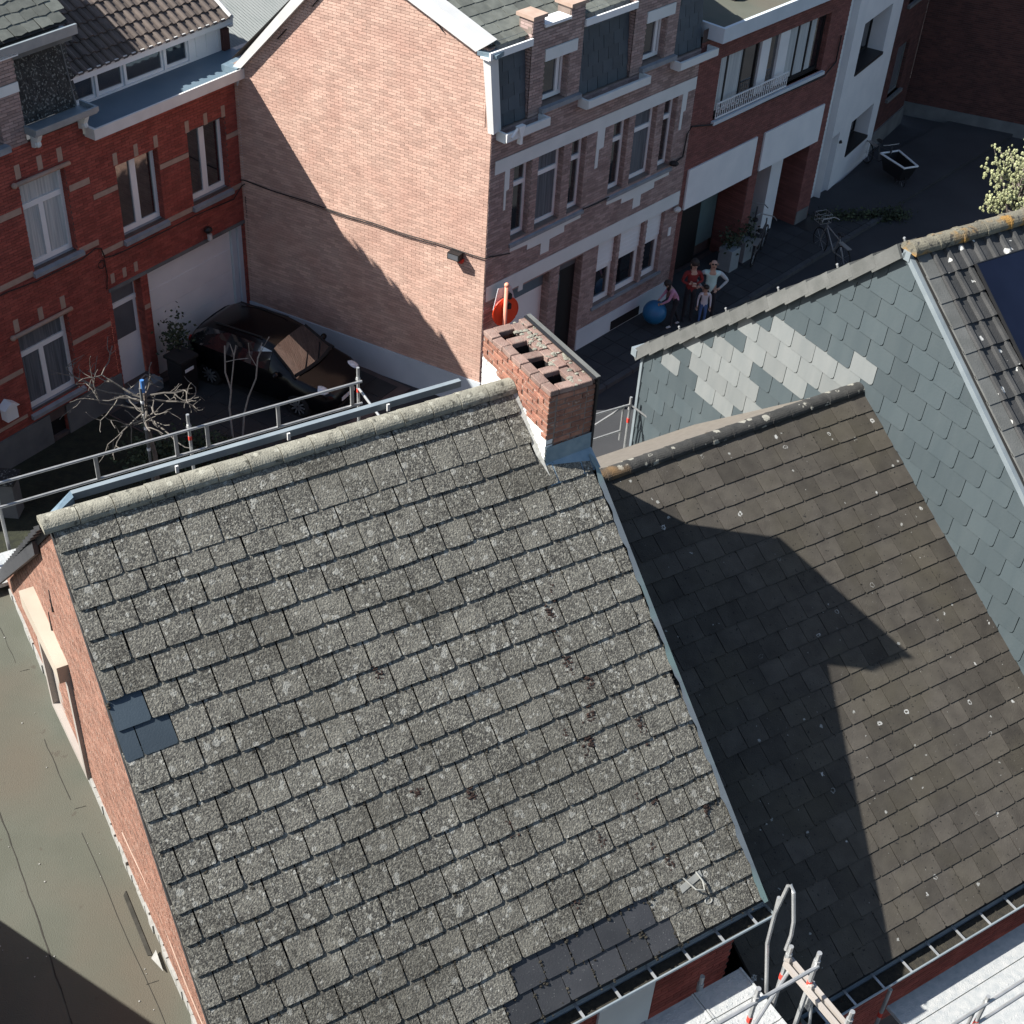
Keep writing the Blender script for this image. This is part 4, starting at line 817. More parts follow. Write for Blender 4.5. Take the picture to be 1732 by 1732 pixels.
vis.sort(key=lambda q: (A.w(q2(q[3], q[2])) - CAMP).length); keep = set((q[0], q[1]) for q in vis[:300]); joined = MB()
for r_, c, v, u, wd in cand:
    me = S2[(r_ * 3 + c * 5) % 4]; mx = P2m @ Matrix.Translation((u, v, -.006)) @ Matrix.Diagonal(((wd - .006) / .308, 1, 1, 1)) @ jit(.002, .004)
    if (r_, c) in keep: piece(me, 'slate', r2, mx)
    else: joined.add([mx @ q.co for q in me.vertices], [list(p.vertices) for p in me.polygons])
part(joined, 'slate', MT['slate2s'], r2, stuff=True)
mo = MB(); rr = random.Random(9)
for r_, c, v, u, wd in cand:
    for i in range(rr.choice([0, 1, 1, 2]) if v > 2.5 else rr.choice([0, 0, 1])):
        e = rr.random() < .45; du, dv_ = (wd / 2, -rr.uniform(.02, .25)) if e else (rr.uniform(-wd / 2, wd / 2), .004)
        for k in range(rr.choice([1, 2, 3])):
            mo.ball(q2(u + du + rr.uniform(-.008, .008), v + dv_ + rr.uniform(-.03, .03) * e, .014), rr.uniform(.005, .013), 5, 3, (1, 1, .8))
part(mo, 'moss', MT['moss'], r2, stuff=True)
rt2 = ridge_tile(.105, .335, MT['ridge2'], lip=.003)
for i in range(17):
    piece(rt2, 'ridge_tile', r2, Matrix.Translation((3.1 + i * .325, Y2, Z2 + .01)) @ Matrix.Rotation(random.uniform(-.008, .008), 4, 'Z'))
gutter(H2, 3.6, 10.5, -5.24, 4.45, .22); bx(H2, 'eaves_shade_strip', 'under', 3.2, 11, -5.02, -4.74, 4.25, 4.46)  # same dark strip standing in for shade in this eaves gap
m = MB(); m.box(3.2, 12, -4.75, -4.5, 0, 4.5); m.box(3.2, 8.6, 3.3, 3.5, 0, 5.0); wb2 = part(m, 'back_wall', MT['mortard'], H2)
m = MB(); bricks(m, 3.4, 9.5, 2.2, 4.4, [], -4.75); part(m, 'brick', MT['brickred'], wb2, stuff=True)
m = MB(); m.add([q2(8.6, V2, -.02), q2(11.5, V2, -.02), q2(11.5, 4.2, -.02), q2(8.6, 4.2, -.02)], [(0, 1, 2, 3)]); part(m, 'roof_extension', MT['slatenew'], H2)

# ---------------------------------------------------------------- slate-hung gable house
H3 = thing('slate_hung_house', 'house whose gable is hung with blue-grey slates and a pale patch, black tiled roof', 'house', A, (10, .3, 0))
XW = 8.62; AP = (.30, 9.90); FE = (5.10, 5.66); BE = (-5.2, 9.90 - 5.5 * .745)
sidew = lambda u, d, z: (XW + d, -u, z)
m = MB(sidew); m.prism([(-FE[0], 0, 0), (5.2, 0, 0), (-BE[0], 0, BE[1]), (-AP[0], 0, AP[1]), (-FE[0], 0, FE[1])], (0, .25, 0)); w3 = part(m, 'side_wall', MT['under'], H3)
m = MB(); m.box(XW + .25, XW + 6, FE[0] - .3, FE[0], 0, FE[1]); part(m, 'front_wall', MT['brickred'], H3)
kf = (AP[1] - FE[1]) / (FE[0] - AP[0]); kb = .745
def zroof(Y): return AP[1] - (Y - AP[0]) * kf if Y > AP[0] else AP[1] - (AP[0] - Y) * kb
def inpoly(p, poly):
    r = False
    for (x1, y1), (x2, y2) in zip(poly, poly[1:] + poly[:1]):
        if (y1 > p[1]) != (y2 > p[1]) and p[0] < (x2 - x1) * (p[1] - y1) / (y2 - y1) + x1: r = not r
    return r
PALE = [[(4.13, 6.39), (2.54, 7.81), (2.2, 8.05), (.40, 7.99), (.47, 7.8), (.87, 7.5), (1.59, 6.95), (2.07, 6.92), (2.55, 6.8), (2.47, 6.63), (2.75, 6.25), (2.29, 6.28), (2.72, 5.9), (3.91, 5.80), (3.95, 6.1), (4.14, 6.16)]]
DARKN = [(3.4, 7.05), (2.95, 7.46), (2.95, 7.1)]
def clip(poly, f):
    out = []
    for p, q in zip(poly, poly[1:] + poly[:1]):
        a, b = f(p), f(q)
        if a >= 0: out.append(p)
        if (a >= 0) != (b >= 0): t = a / (a - b); out.append((p[0] + (q[0] - p[0]) * t, p[1] + (q[1] - p[1]) * t))
    return out
SW_, SE = .455, .31
def hung(poly, m, z0):
    mb = MB(); n = len(poly); L = SE + .08; f = lambda z: -.006 - .016 * (1 - (z - z0) / L)
    mb.add([(u, f(z) - .008, z) for u, z in poly] + [(u, f(z) + .004, z) for u, z in poly], [tuple(range(n))] + [(i, n + i, n + (i + 1) % n, (i + 1) % n) for i in range(n)]); return mb
full = [(.0, .0), (SW_ - .06, 0), (SW_ - .025, .018), (SW_ - .010, .055), (SW_ - .010, SE + .08), (0, SE + .08)]
MF = {}
for key in ('slate3', 'slate3w'):
    b_ = hung(full, None, 0); b_.v = [Vector((XW * 0 + v.y, -v.x, v.z)) for v in b_.v]; MF[key] = b_.mesh('slate', MT[key])
for r_ in range(22):
    z0 = 3.25 + .31 * r_
    for c in range(24):
        u0 = -5.10 + (c - .5 * (r_ % 2)) * SW_; Yc = -(u0 + SW_ / 2); zc = z0 + .17
        if zc > zroof(Yc) + .2 or u0 > 4.9: continue
        pale = any(inpoly((Yc, zc), p) for p in PALE) and not inpoly((Yc, zc), DARKN) or (abs(Yc - .5) < .2 and abs(zc - 8.15) < .16) or (abs(Yc - 4.55) < .23 and abs(zc - 5.95) < .16)
        key = 'slate3w' if pale else 'slate3'
        poly = [(u0 + a, z0 + b) for a, b in full]
        lim = [lambda p: p[0] + 5.10, lambda p: FE[1] + (p[0] + FE[0]) * kf - p[1] + .02, lambda p: AP[1] - (p[0] + AP[0]) * kb - p[1] + .02]
        if all(f(p) >= 0 for p in poly for f in lim): piece(MF[key], 'slate', w3, Matrix.Translation((XW, -u0, z0)) @ Matrix.Rotation(random.uniform(-.006, .006), 4, 'X'))
        else:
            for f in lim: poly = clip(poly, f) if len(poly) > 2 else poly
            if len(poly) > 2:
                b_ = hung(poly, None, z0); b_.xf = None; b_.v = [Vector((XW + v.y, -v.x, v.z)) for v in b_.v]; part(b_, 'slate', MT[key], w3)
m = MB()
def beam(m, p, q, th, x0, x1):          # band along the slope line in the wall plane
    (ya, za), (yb, zb) = p, q; m.prism([(x0, ya, za), (x0, yb, zb), (x0, yb, zb - th), (x0, ya, za - th)], (x1 - x0, 0, 0))
beam(m, (FE[0] + .06, FE[1] - .03), (AP[0] + .02, AP[1] + .03), .085, XW - .07, XW + .02); part(m, 'rake_trim', MT['zinc'], H3)
m = MB(); beam(m, (AP[0], AP[1] + .02), (BE[0], BE[1] + .03), .09, XW - .06, XW + .03); m.box(XW - .07, XW + .02, AP[0] - .06, AP[0] + .06, AP[1] - .08, AP[1] + .04); part(m, 'rake_trim', MT['zinc'], H3)
m = MB(); m.box(XW - .05, XW + .02, FE[0] - .01, FE[0] + .05, 0, FE[1]); part(m, 'corner_trim', MT['zinc'], H3)
m = MB(); m.add([(XW, AP[0], AP[1] + .03), (XW + 6, AP[0], AP[1] + .03), (XW + 6, FE[0] + .15, FE[1] - .1), (XW, FE[0] + .15, FE[1] - .1), (XW + 6, BE[0], BE[1] + .03), (XW, BE[0], BE[1] + .03)], [(0, 1, 2, 3), (0, 5, 4, 1)]); r3 = part(m, 'roof', MT['under'], H3)
tv = MB(); Lv = .56
tv.prism([(-.11, 0, -.10), (-.10, 0, .085), (.24, 0, .095), (.24, 0, .07), (-.06, 0, .06), (-.07, 0, -.10)], (0, Lv, -.03)); tvm = tv.mesh('verge_tile', MT['verge3'])
af = math.atan(kf)
for i in range(14):
    d = i * .46
    piece(tvm, 'verge_tile', r3, Matrix.Translation((XW, AP[0] + .1 + d * math.cos(af), AP[1] + .0 - d * math.sin(af))) @ Matrix.Rotation(-af, 4, 'X') @ Matrix.Rotation(-.02, 4, 'X') @ Matrix.Translation((0, 0, .012)))
ab = math.atan(kb); cb, sb = math.cos(ab), math.sin(ab)
P3m = Matrix(((1, 0, 0, XW), (0, -cb, -sb, AP[0]), (0, -sb, cb, AP[1] + .03), (0, 0, 0, 1)))
t3 = MB(); pr = [(-.12, .0), (-.10, .05), (-.055, .055), (-.03, .02), (.10, .012), (.13, .012)]; k = len(pr)
t3.add([(u, .0, h + .03) for u, h in pr] + [(u, -.42, h) for u, h in pr] + [(u, 0, h) for u, h in pr], [(i, i + 1, k + i + 1, k + i) for i in range(k - 1)] + [(i + 1, i, 2 * k + i, 2 * k + i + 1) for i in range(k - 1)]); t3m = t3.mesh('roof_tile', MT['tile3'])
for r_ in range(11):
    for c in range(12): piece(t3m, 'roof_tile', r3, P3m @ Matrix.Translation((.34 + c * .235, .42 + r_ * .345, .01)) @ jit(.002, .004))
vt = MB(); vt.box(.0, .2, -.40, 0, .01, .035); vtm = vt.mesh('verge_tile', MT['verge3'])
for r_ in range(11): piece(vtm, 'verge_tile', r3, P3m @ Matrix.Translation((.02, .42 + r_ * .345, .02)) @ Matrix.Rotation(.03, 4, 'X'))
rt3 = ridge_tile(.13, .45, MT['ridge3'], lip=.01, sq=.85)
for i in range(9): piece(rt3, 'ridge_tile', r3, Matrix.Translation((XW - .05 + i * .42, AP[0], AP[1] + .07)) @ Matrix.Rotation(random.uniform(-.02, .02), 4, 'Z'))
m = MB(); m.box(XW - .12, XW + 5, FE[0] + .1, FE[0] + .24, FE[1] - .12, FE[1] + .02); part(m, 'gutter', MT['zinc'], H3)
for i in range(5):
    y = FE[0] - .5 - i * 1.0; z = zroof(y) + .09
    m = MB(); m.tube([(XW + .25, y, z), (XW + .25, y + .05, z + .14)], .015, 6); m.ball((XW + .25, y + .06, z + .15), .022, 6, 4); part(m, 'snow_guard_peg', MT['galv'], H3)
# solar panels lying on it
for i in range(2):
    sp_ = thing('solar_panel', ('black solar panel on the dark tiled roof, nearest the slate gable', 'black solar panel on the dark tiled roof, further from the slate gable')[i], 'solar panel', A, (XW + 1.3, -.5, 9.4), 'solar panels on the dark tiled roof')
    x0, x1 = .77 + i * 1.75, 2.5 + i * 1.75
    pt = lambda a, b, c: tuple(P3m @ Vector((a, b, c)))
    m = MB(pt); m.box(x0, x1, .43, 2.6, .10, .135); part(m, 'panel', MT['solar'], sp_)
    m = MB(pt); m.box(x0 - .012, x0, .42, 2.61, .095, .14); m.box(x1, x1 + .012, .42, 2.61, .095, .14); m.box(x0, x1, .418, .43, .095, .14); m.box(x0, x1, 2.6, 2.612, .095, .14); part(m, 'frame', MT['blackmetal'], sp_)

# ---------------------------------------------------------------- flat roof on the left and the unseen house added to shade its corner
HF = thing('flat_roof_annex', 'grey-green flat roof beside the brick side wall, with seams and stains', 'building', A, (-4, 1, 0))
m = MB(); m.prism([(-2.27, -4.4, 5.5), (-2.02, 4.7, 5.5), (-9, 4.9, 5.5), (-9, -6, 5.5), (-2.3, -6, 5.5)], (0, 0, -.3)); fr_ = part(m, 'flat_roof', MT['flat'], HF)
m = MB(); m.prism([(-2.35, -6, 5.2), (-2.1, 4.6, 5.2), (-8.9, 4.8, 5.2), (-8.9, -6, 5.2)], (0, 0, -5.2)); part(m, 'wall', MT['brickside'], HF)
rs = random.Random(3)
def seam(pts, w_=.014):
    m = MB()
    fine = []
    for (xa, ya), (xb, yb) in zip(pts, pts[1:]):
        for i in range(8): fine.append((xa + (xb - xa) * i / 8 + rs.uniform(-.008, .008), ya + (yb - ya) * i / 8))
    for (xa, ya), (xb, yb) in zip(fine, fine[1:]):
        d = Vector((xb - xa, yb - ya, 0)).normalized(); n = Vector((-d.y, d.x, 0)) * w_ * rs.uniform(.4, 1.1) / 2; a = Vector((xa, ya, 5.504)); b = Vector((xb, yb, 5.504)); m.quad(tuple(a - n), tuple(a + n), tuple(b + n), tuple(b - n))
    part(m, 'seam', MT['seam'], fr_)
seam([(-3.1, 3.6), (-3.16, .93), (-3.2, -.5), (-3.26, -1.89), (-3.3, -4)])
seam([(-2.36, 4.2), (-2.36, 2.9)], .006); seam([(-2.36, 2.9), (-2.22, 2.88)], .01); seam([(-2.43, 1.7), (-2.44, .55)], .008); seam([(-2.44, .55), (-2.3, .53)], .01); seam([(-2.47, .2), (-2.5, -3)], .008); seam([(-2.5, -1.9), (-2.36, -1.92)], .01); seam([(-4.3, 3), (-4.4, -2)], .01)
m = MB(); m.prism([(-2.31, -.75, 5.505), (-2.35, -.8, 5.505), (-2.38, -1.6, 5.505), (-2.34, -1.62, 5.505)], (0, 0, .006)); part(m, 'loose_flap', MT['seam'], fr_)
m = MB(); m.prism([(-2.36, -1.66, 5.52), (-2.29, -1.6, 5.53), (-2.31, -1.86, 5.53)], (0, 0, .012)); part(m, 'loose_flap', MT['upstand'], fr_)
m = MB()
for i in range(40): m.ball((random.uniform(-4.4, -2.3), random.uniform(-2.5, 4), 5.505), random.uniform(.004, .012), 5, 3, (1, 1, .6))
part(m, 'grit', MT['upstand'], fr_, stuff=True)
HN = thing('unseen_shading_house', 'unseen gabled house added off the left, shaped so its roof edge shades the flat roof corner', 'house', A, (-8, -2, 0))
m = MB(); m.prism([(-5.2, 1.6, 0), (-5.2, 1.6, 6.12), (-5.2, -3.2, 9.55), (-5.2, -8, 6.1), (-5.2, -8, 0)], (-5, 0, 0)); part(m, 'wall', MT['brickside'], HN)
m = MB(); m.add([(-5.1, 1.9, 6.0), (-10, 1.9, 6.0), (-10, -3.2, 9.65), (-5.1, -3.2, 9.65), (-10, -8, 6.2), (-5.1, -8, 6.2)], [(0, 1, 2, 3), (3, 2, 4, 5)]); part(m, 'roof', MT['slate1s'], HN)
# ---------------------------------------------------------------- scaffolds
def coupler(m, p, r=.04): m.ball(p, r, 6, 4, (1, 1, 1.3))
SA = thing('scaffold', 'galvanised guard rails of the street-side scaffold beyond the lichen roof ridge', 'scaffold', A, (1, 5.1, 0))
YS = 5.08
for x in (-1.85, .77, 3.33, 5.9):
    zt_ = 6.95 if x < 4 else 4.9
    m = MB(); m.tube([(x, YS, 0), (x, YS, zt_)], .024, 8); coupler(m, (x, YS, zt_ - .2)); p = part(m, 'post', MT['galv'], SA); m = MB(); m.tube([(x, YS, zt_ - .42), (x, YS, zt_ - .36)], .027, 8); part(m, 'colour_band', MT['redband'], p)
for z in (6.36, 6.74):
    m = MB(); m.tube([(-4.4, YS - .06, z), (3.36, YS - .06, z)], .021, 8); part(m, 'rail', MT['galv'], SA)
for x in (-.55, .55, 1.0, 2.05, 3.2):
    m = MB(); m.box(x - .025, x + .025, YS - .075, YS - .045, 6.36, 6.74); part(m, 'upright', MT['galv'], SA)
m = MB(); m.tube([(3.33, YS, 6.6), (3.42, YS - .65, 6.36)], .02); part(m, 'brace', MT['galv'], SA)
m = MB(); m.box(-3, 3.4, YS - .7, YS - .1, 5.6, 5.66); part(m, 'deck', MT['deck'], SA)
SB = thing('scaffold', 'low bay of the street-side scaffold between the chimney and the slate-hung gable', 'scaffold', A, (7.5, 5.1, 0))
x = 8.42
m = MB(); m.tube([(x, YS, 0), (x, YS, 4.85)], .024); coupler(m, (x, YS, 4.6)); p = part(m, 'post', MT['galv'], SB); m = MB(); m.tube([(x, YS, 4.33), (x, YS, 4.42)], .028); part(m, 'colour_band', MT['redband'], p)
for a, b in (((5.95, YS, 4.78), (8.4, YS, 4.70)), ((5.95, YS, 4.2), (8.3, YS, 4.2)), ((6.4, YS, 4.05), (8.3, YS, 4.70))):
    m = MB(); m.tube([a, b], .019); part(m, 'rail', MT['galv'], SB)
m = MB(); m.tube([(8.28, YS, 4.72), (8.28, YS, 4.0)], .019); part(m, 'upright', MT['galv'], SB)
m = MB(); m.tube([(x, YS + .02, 4.7), (x + .35, YS - .5, 4.4), (x + .3, YS - .5, 4.1)], .017); part(m, 'brace', MT['galv'], SB)
m = MB(); m.box(5.9, 8.6, YS - .75, YS - .05, 3.72, 3.78); part(m, 'deck', MT['deck'], SB)
SC = thing('scaffold', 'scaffold below the eaves of the lichen roof with perforated deck and hooped end frame', 'scaffold', A, (2, -4.8, 0))
for i in range(6):
    x0 = 2.83 - (i + 1) * .62
    for b_ in range(3):
        m = MB(); y1 = -4.68 - b_ * .33; m.box(x0, x0 + .61, y1 - .32, y1, 5.46, 5.5)
        for a in range(8):
            for b in range(4): m.ball((x0 + .06 + a * .07, y1 - .05 - b * .075, 5.5), .013, 5, 3, (1.3, 1, .5))
        m.box(x0, x0 + .02, y1 - .32, y1, 5.5, 5.515); m.box(x0 + .59, x0 + .61, y1 - .32, y1, 5.5, 5.515); part(m, 'deck', MT['deck'], SC)
XF = 2.9
for q in ((2.15, -5.46, 0, 6.75), (XF, -5.45, 0, 6.74), (XF, -5.13, 4.0, 6.42), (XF, -5.98, 3.0, 6.5), (2.3, -4.66, 0, 5.72)):
    m = MB(); m.tube([(q[0], q[1], q[2]), (q[0], q[1], q[3])], .025); m.tube([(q[0], q[1], q[3] - .25), (q[0], q[1], q[3] - .12)], .034); p = part(m, 'post', MT['galv'], SC)
    m = MB(); m.tube([(q[0], q[1], q[3] - .55), (q[0], q[1], q[3] - .47)], .028); part(m, 'colour_band', MT['redband'], p)
for a, b, r in (((-1, -5.48, 6.56), (XF, -5.48, 6.56), .021), ((2.2, -5.48, 6.05), (XF, -5.2, 6.15), .020), ((-1, -5.48, 6.03), (2.2, -5.48, 6.03), .02)):
    m = MB(); m.tube([a, b], r); part(m, 'rail', MT['galv'], SC)
m = MB(); m.tube([(XF, -5.12, 5.0), (XF, -4.85, 6.1), (XF, -4.83, 6.84)], .021); m.tube([(XF, -4.84, 6.62), (XF, -4.89, 7.10), (XF, -4.92, 7.15), (XF, -4.97, 7.10), (XF, -5.07, 6.75), (XF, -5.09, 6.55), (XF, -5.08, 6.3)], .02); part(m, 'hoop', MT['galv'], SC)
m = MB(); m.box(XF - .06, XF - .02, -6.0, -5.14, 6.15, 6.21); m.box(XF + .02, XF + .06, -6.0, -5.14, 6.15, 6.21); coupler(m, (XF, -5.47, 6.2), .045); coupler(m, (XF, -5.14, 6.22), .045); part(m, 'transom', MT['creamframe'], SC)
m = MB(); m.tube([(XF + .06, -5.45, 6.2), (XF + .1, -5.47, 5.9), (XF + .06, -5.6, 5.4)], .016); m.box(XF + .06, XF + .11, -5.5, -5.43, 5.75, 5.92); part(m, 'coupler', MT['galv'], SC)
SD = thing('scaffold', 'scaffold along the back wall under the brown-grey slate roof, bright lit deck', 'scaffold', A, (7, -5.3, 0))
for i in range(3):
    x0 = 4.78 + i * 2.57
    for b_ in range(3):
        m = MB(); y1 = -5.26 - b_ * .33; m.box(x0, x0 + 2.55, y1 - .32, y1, 3.96, 4.0)
        for a in range(24): m.ball((x0 + .1 + a * .103, y1 - .16, 4.0), .013, 5, 3, (1.3, 1, .5))
        m.box(x0, x0 + .03, y1 - .32, y1, 4.0, 4.015); part(m, 'deck', MT['deck'], SD)
for q in ((4.75, -5.24, 0, 4.35), (5.2, -6.05, 0, 5.0), (7.4, -6.05, 0, 5.0)):
    m = MB(); m.tube([(q[0], q[1], q[2]), (q[0], q[1], q[3])], .025); p = part(m, 'post', MT['galv'], SD); m = MB(); m.tube([(q[0], q[1], q[3] - .55), (q[0], q[1], q[3] - .47)], .028); part(m, 'colour_band', MT['redband'], p)
for z in (4.9, 4.5):
    m = MB(); m.tube([(4.4, -6.07, z), (9.8, -6.07, z)], .02); part(m, 'rail', MT['galv'], SD)
m = MB(); m.tube([(5.0, -6.07, 4.9), (5.0, -6.07, 4.0)], .018); part(m, 'upright', MT['galv'], SD)

# ---------------------------------------------------------------- black hatchback
car_c = (Vector((-6.975, 25.95, 0)) + Vector((-4.815, 24.95, 0))) / 2
CF = FR(0, 0, -25.0); cf = CF.X; cen = car_c + CF.Y * .70; CF = FR(cen.x, cen.y, -25.0)
CAR = thing('parked_car', 'black hatchback parked beside the gable, bonnet towards the near roof', 'car', CF)
prof = [  # x, bottom z, half width sill, belt z, half width belt, roof z, half width roof
 (-1.86, .42, .55, .62, .60, .80, .55), (-1.80, .34, .70, .90, .74, 1.02, .66), (-1.62, .28, .78, .97, .80, 1.28, .60), (-1.30, .24, .81, .98, .84, 1.47, .58), (-.7, .22, .82, .97, .85, 1.53, .60), (0, .22, .82, .95, .85, 1.52, .60),
 (.45, .22, .82, .94, .84, 1.44, .60), (.95, .23, .82, .93, .83, 1.10, .68), (1.12, .24, .82, .91, .82, .98, .70), (1.55, .26, .80, .84, .78, .90, .60), (1.85, .30, .72, .70, .70, .80, .52), (1.98, .36, .55, .58, .55, .66, .42)]
m = MB(); rings = []
for x, zb, wb_, zl, wl_, zr, wr_ in prof:
    h = [(wb_ * .9, zb), (wb_, zb + .08), (wl_ * 1.02, (zb + zl) / 2), (wl_, zl), (wl_ * .5 + wr_ * .5, zl + (zr - zl) * .55), (wr_, zr - .04), (wr_ * .7, zr), (0, zr + .015)]
    rings.append([(x, -a, b) for a, b in h] + [(x, a, b) for a, b in h[-2::-1]])
k = len(rings[0])
m.add([p for r in rings for p in r], [(i * k + j, i * k + j + 1, (i + 1) * k + j + 1, (i + 1) * k + j) for i in range(len(rings) - 1) for j in range(k - 1)] + [tuple(range(k - 1, -1, -1)), tuple(range((len(rings) - 1) * k, len(rings) * k))])
body = part(m, 'body', MT['carpaint'], CAR, True)
def rg(i, j, o=.012):                    # a point of ring i pushed outwards a little
    p = Vector(rings[i][j]); c = Vector((p.x, 0, .8)); d = (p - c).normalized(); return tuple(p + d * o + Vector((o * .6 if i > 5 else 0, 0, 0)))
def lerp(a, b, t): return tuple(Vector(a) * (1 - t) + Vector(b) * t)
ws = MB()
for j in range(5, 9): ws.quad(rg(6, j), rg(7, j), rg(7, j + 1), rg(6, j + 1)); ws.quad(rg(7, j), rg(8, j), rg(8, j + 1), rg(7, j + 1))
part(ws, 'windscreen', MT['glass'], CAR)
for jj in ((3, 4, 5), (11, 10, 9)):
    for a, b in ((2, 4), (4, 6)):
        s_ = MB()
        for i in range(a, b): s_.quad(lerp(rg(i, jj[0]), rg(i, jj[1]), .15), lerp(rg(i + 1, jj[0]), rg(i + 1, jj[1]), .15), rg(i + 1, jj[1]), rg(i, jj[1])); s_.quad(rg(i, jj[1]), rg(i + 1, jj[1]), lerp(rg(i + 1, jj[1]), rg(i + 1, jj[2]), .8), lerp(rg(i, jj[1]), rg(i, jj[2]), .8))
        part(s_, 'side_window', MT['glass'], CAR)
rw = MB()
for j in range(5, 9): rw.quad(rg(1, j), rg(2, j), rg(2, j + 1), rg(1, j + 1))
part(rw, 'rear_window', MT['glass'], CAR)
for sx in (-1, 1):
    m = MB(); m.ball((1.64, sx * .60, .76), .17, 10, 6, (1.3, .85, .55)); part(m, 'headlight', MT['lamp'], CAR, True)
    m = MB(); m.ball((-1.76, sx * .66, .92), .12, 8, 5, (.5, .6, 1.3)); part(m, 'tail_light', MT['redlamp'], CAR, True)
    m = MB(); m.ball((.72, sx * .93, 1.0), .10, 8, 5, (.7, 1.1, .8)); part(m, 'mirror', MT['carpaint'], CAR, True)
    m = MB(); m.tube([(1.86, sx * .42, .42), (1.9, sx * .40, .42)], .06); part(m, 'fog_lamp', MT['lamp'], CAR)
    m = MB(); m.tube([(-1.2, sx * .5, 1.51), (.1, sx * .5, 1.545)], .018); part(m, 'roof_rail', MT['blackmetal'], CAR)
    for x in (-1.19, 1.19):
        m = MB(); R_, hw = .30, .10; yc = sx * .74; n = 20
        rp_ = [(.20, -hw), (.27, -hw), (R_, -hw * .6), (R_, hw * .6), (.27, hw), (.20, hw)]
        m.add([(x + r * math.cos(2 * math.pi * i / n), yc + o, .30 + r * math.sin(2 * math.pi * i / n)) for i in range(n) for r, o in rp_], [(i * 6 + j, i * 6 + j + 1, ((i + 1) % n) * 6 + j + 1, ((i + 1) % n) * 6 + j) for i in range(n) for j in range(5)])
        wh = part(m, 'wheel', MT['tyre'], CAR, True)
        r_ = MB(); yo = yc + sx * .085
        for i in range(10):
            a = 2 * math.pi * i / 10; r_.prism([(x + .03 * math.cos(a - .8), yo, .30 + .03 * math.sin(a - .8)), (x + .2 * math.cos(a - .09), yo, .3 + .2 * math.sin(a - .09)), (x + .2 * math.cos(a + .09), yo, .3 + .2 * math.sin(a + .09)), (x + .03 * math.cos(a + .8), yo, .30 + .03 * math.sin(a + .8))], (0, sx * .012, 0))
        part(r_, 'rim', MT['rim'], wh)
m = MB()
for y0 in (-.35, .15): m.tube([(1.13, y0, 1.02), (.9, y0 + .42, 1.17)], .012, 5)
part(m, 'wiper', MT['blackmetal'], CAR)
m = MB(); m.tube([(1.08, -.68, .99), (1.17, -.35, 1.02), (1.2, 0, 1.03), (1.17, .35, 1.02), (1.08, .68, .99)], .04, 6); part(m, 'cowl', MT['tyre'], CAR)
for sx in (-1, 1):
    m = MB(); m.tube([Vector(rg(8, 7 + sx * 3, .0)) + Vector((0, 0, .01)), Vector(rg(7, 7 + sx * 2, .01)), Vector(rg(6, 7 + sx * 2, .01))], .03, 6); part(m, 'pillar', MT['tyre'], CAR)
bx(CAR, 'number_plate', 'white', 1.975, 1.985, -.26, .26, .40, .50); bx(CAR, 'grille', 'soot_shade_black', 1.955, 1.975, -.4, .4, .30, .39)

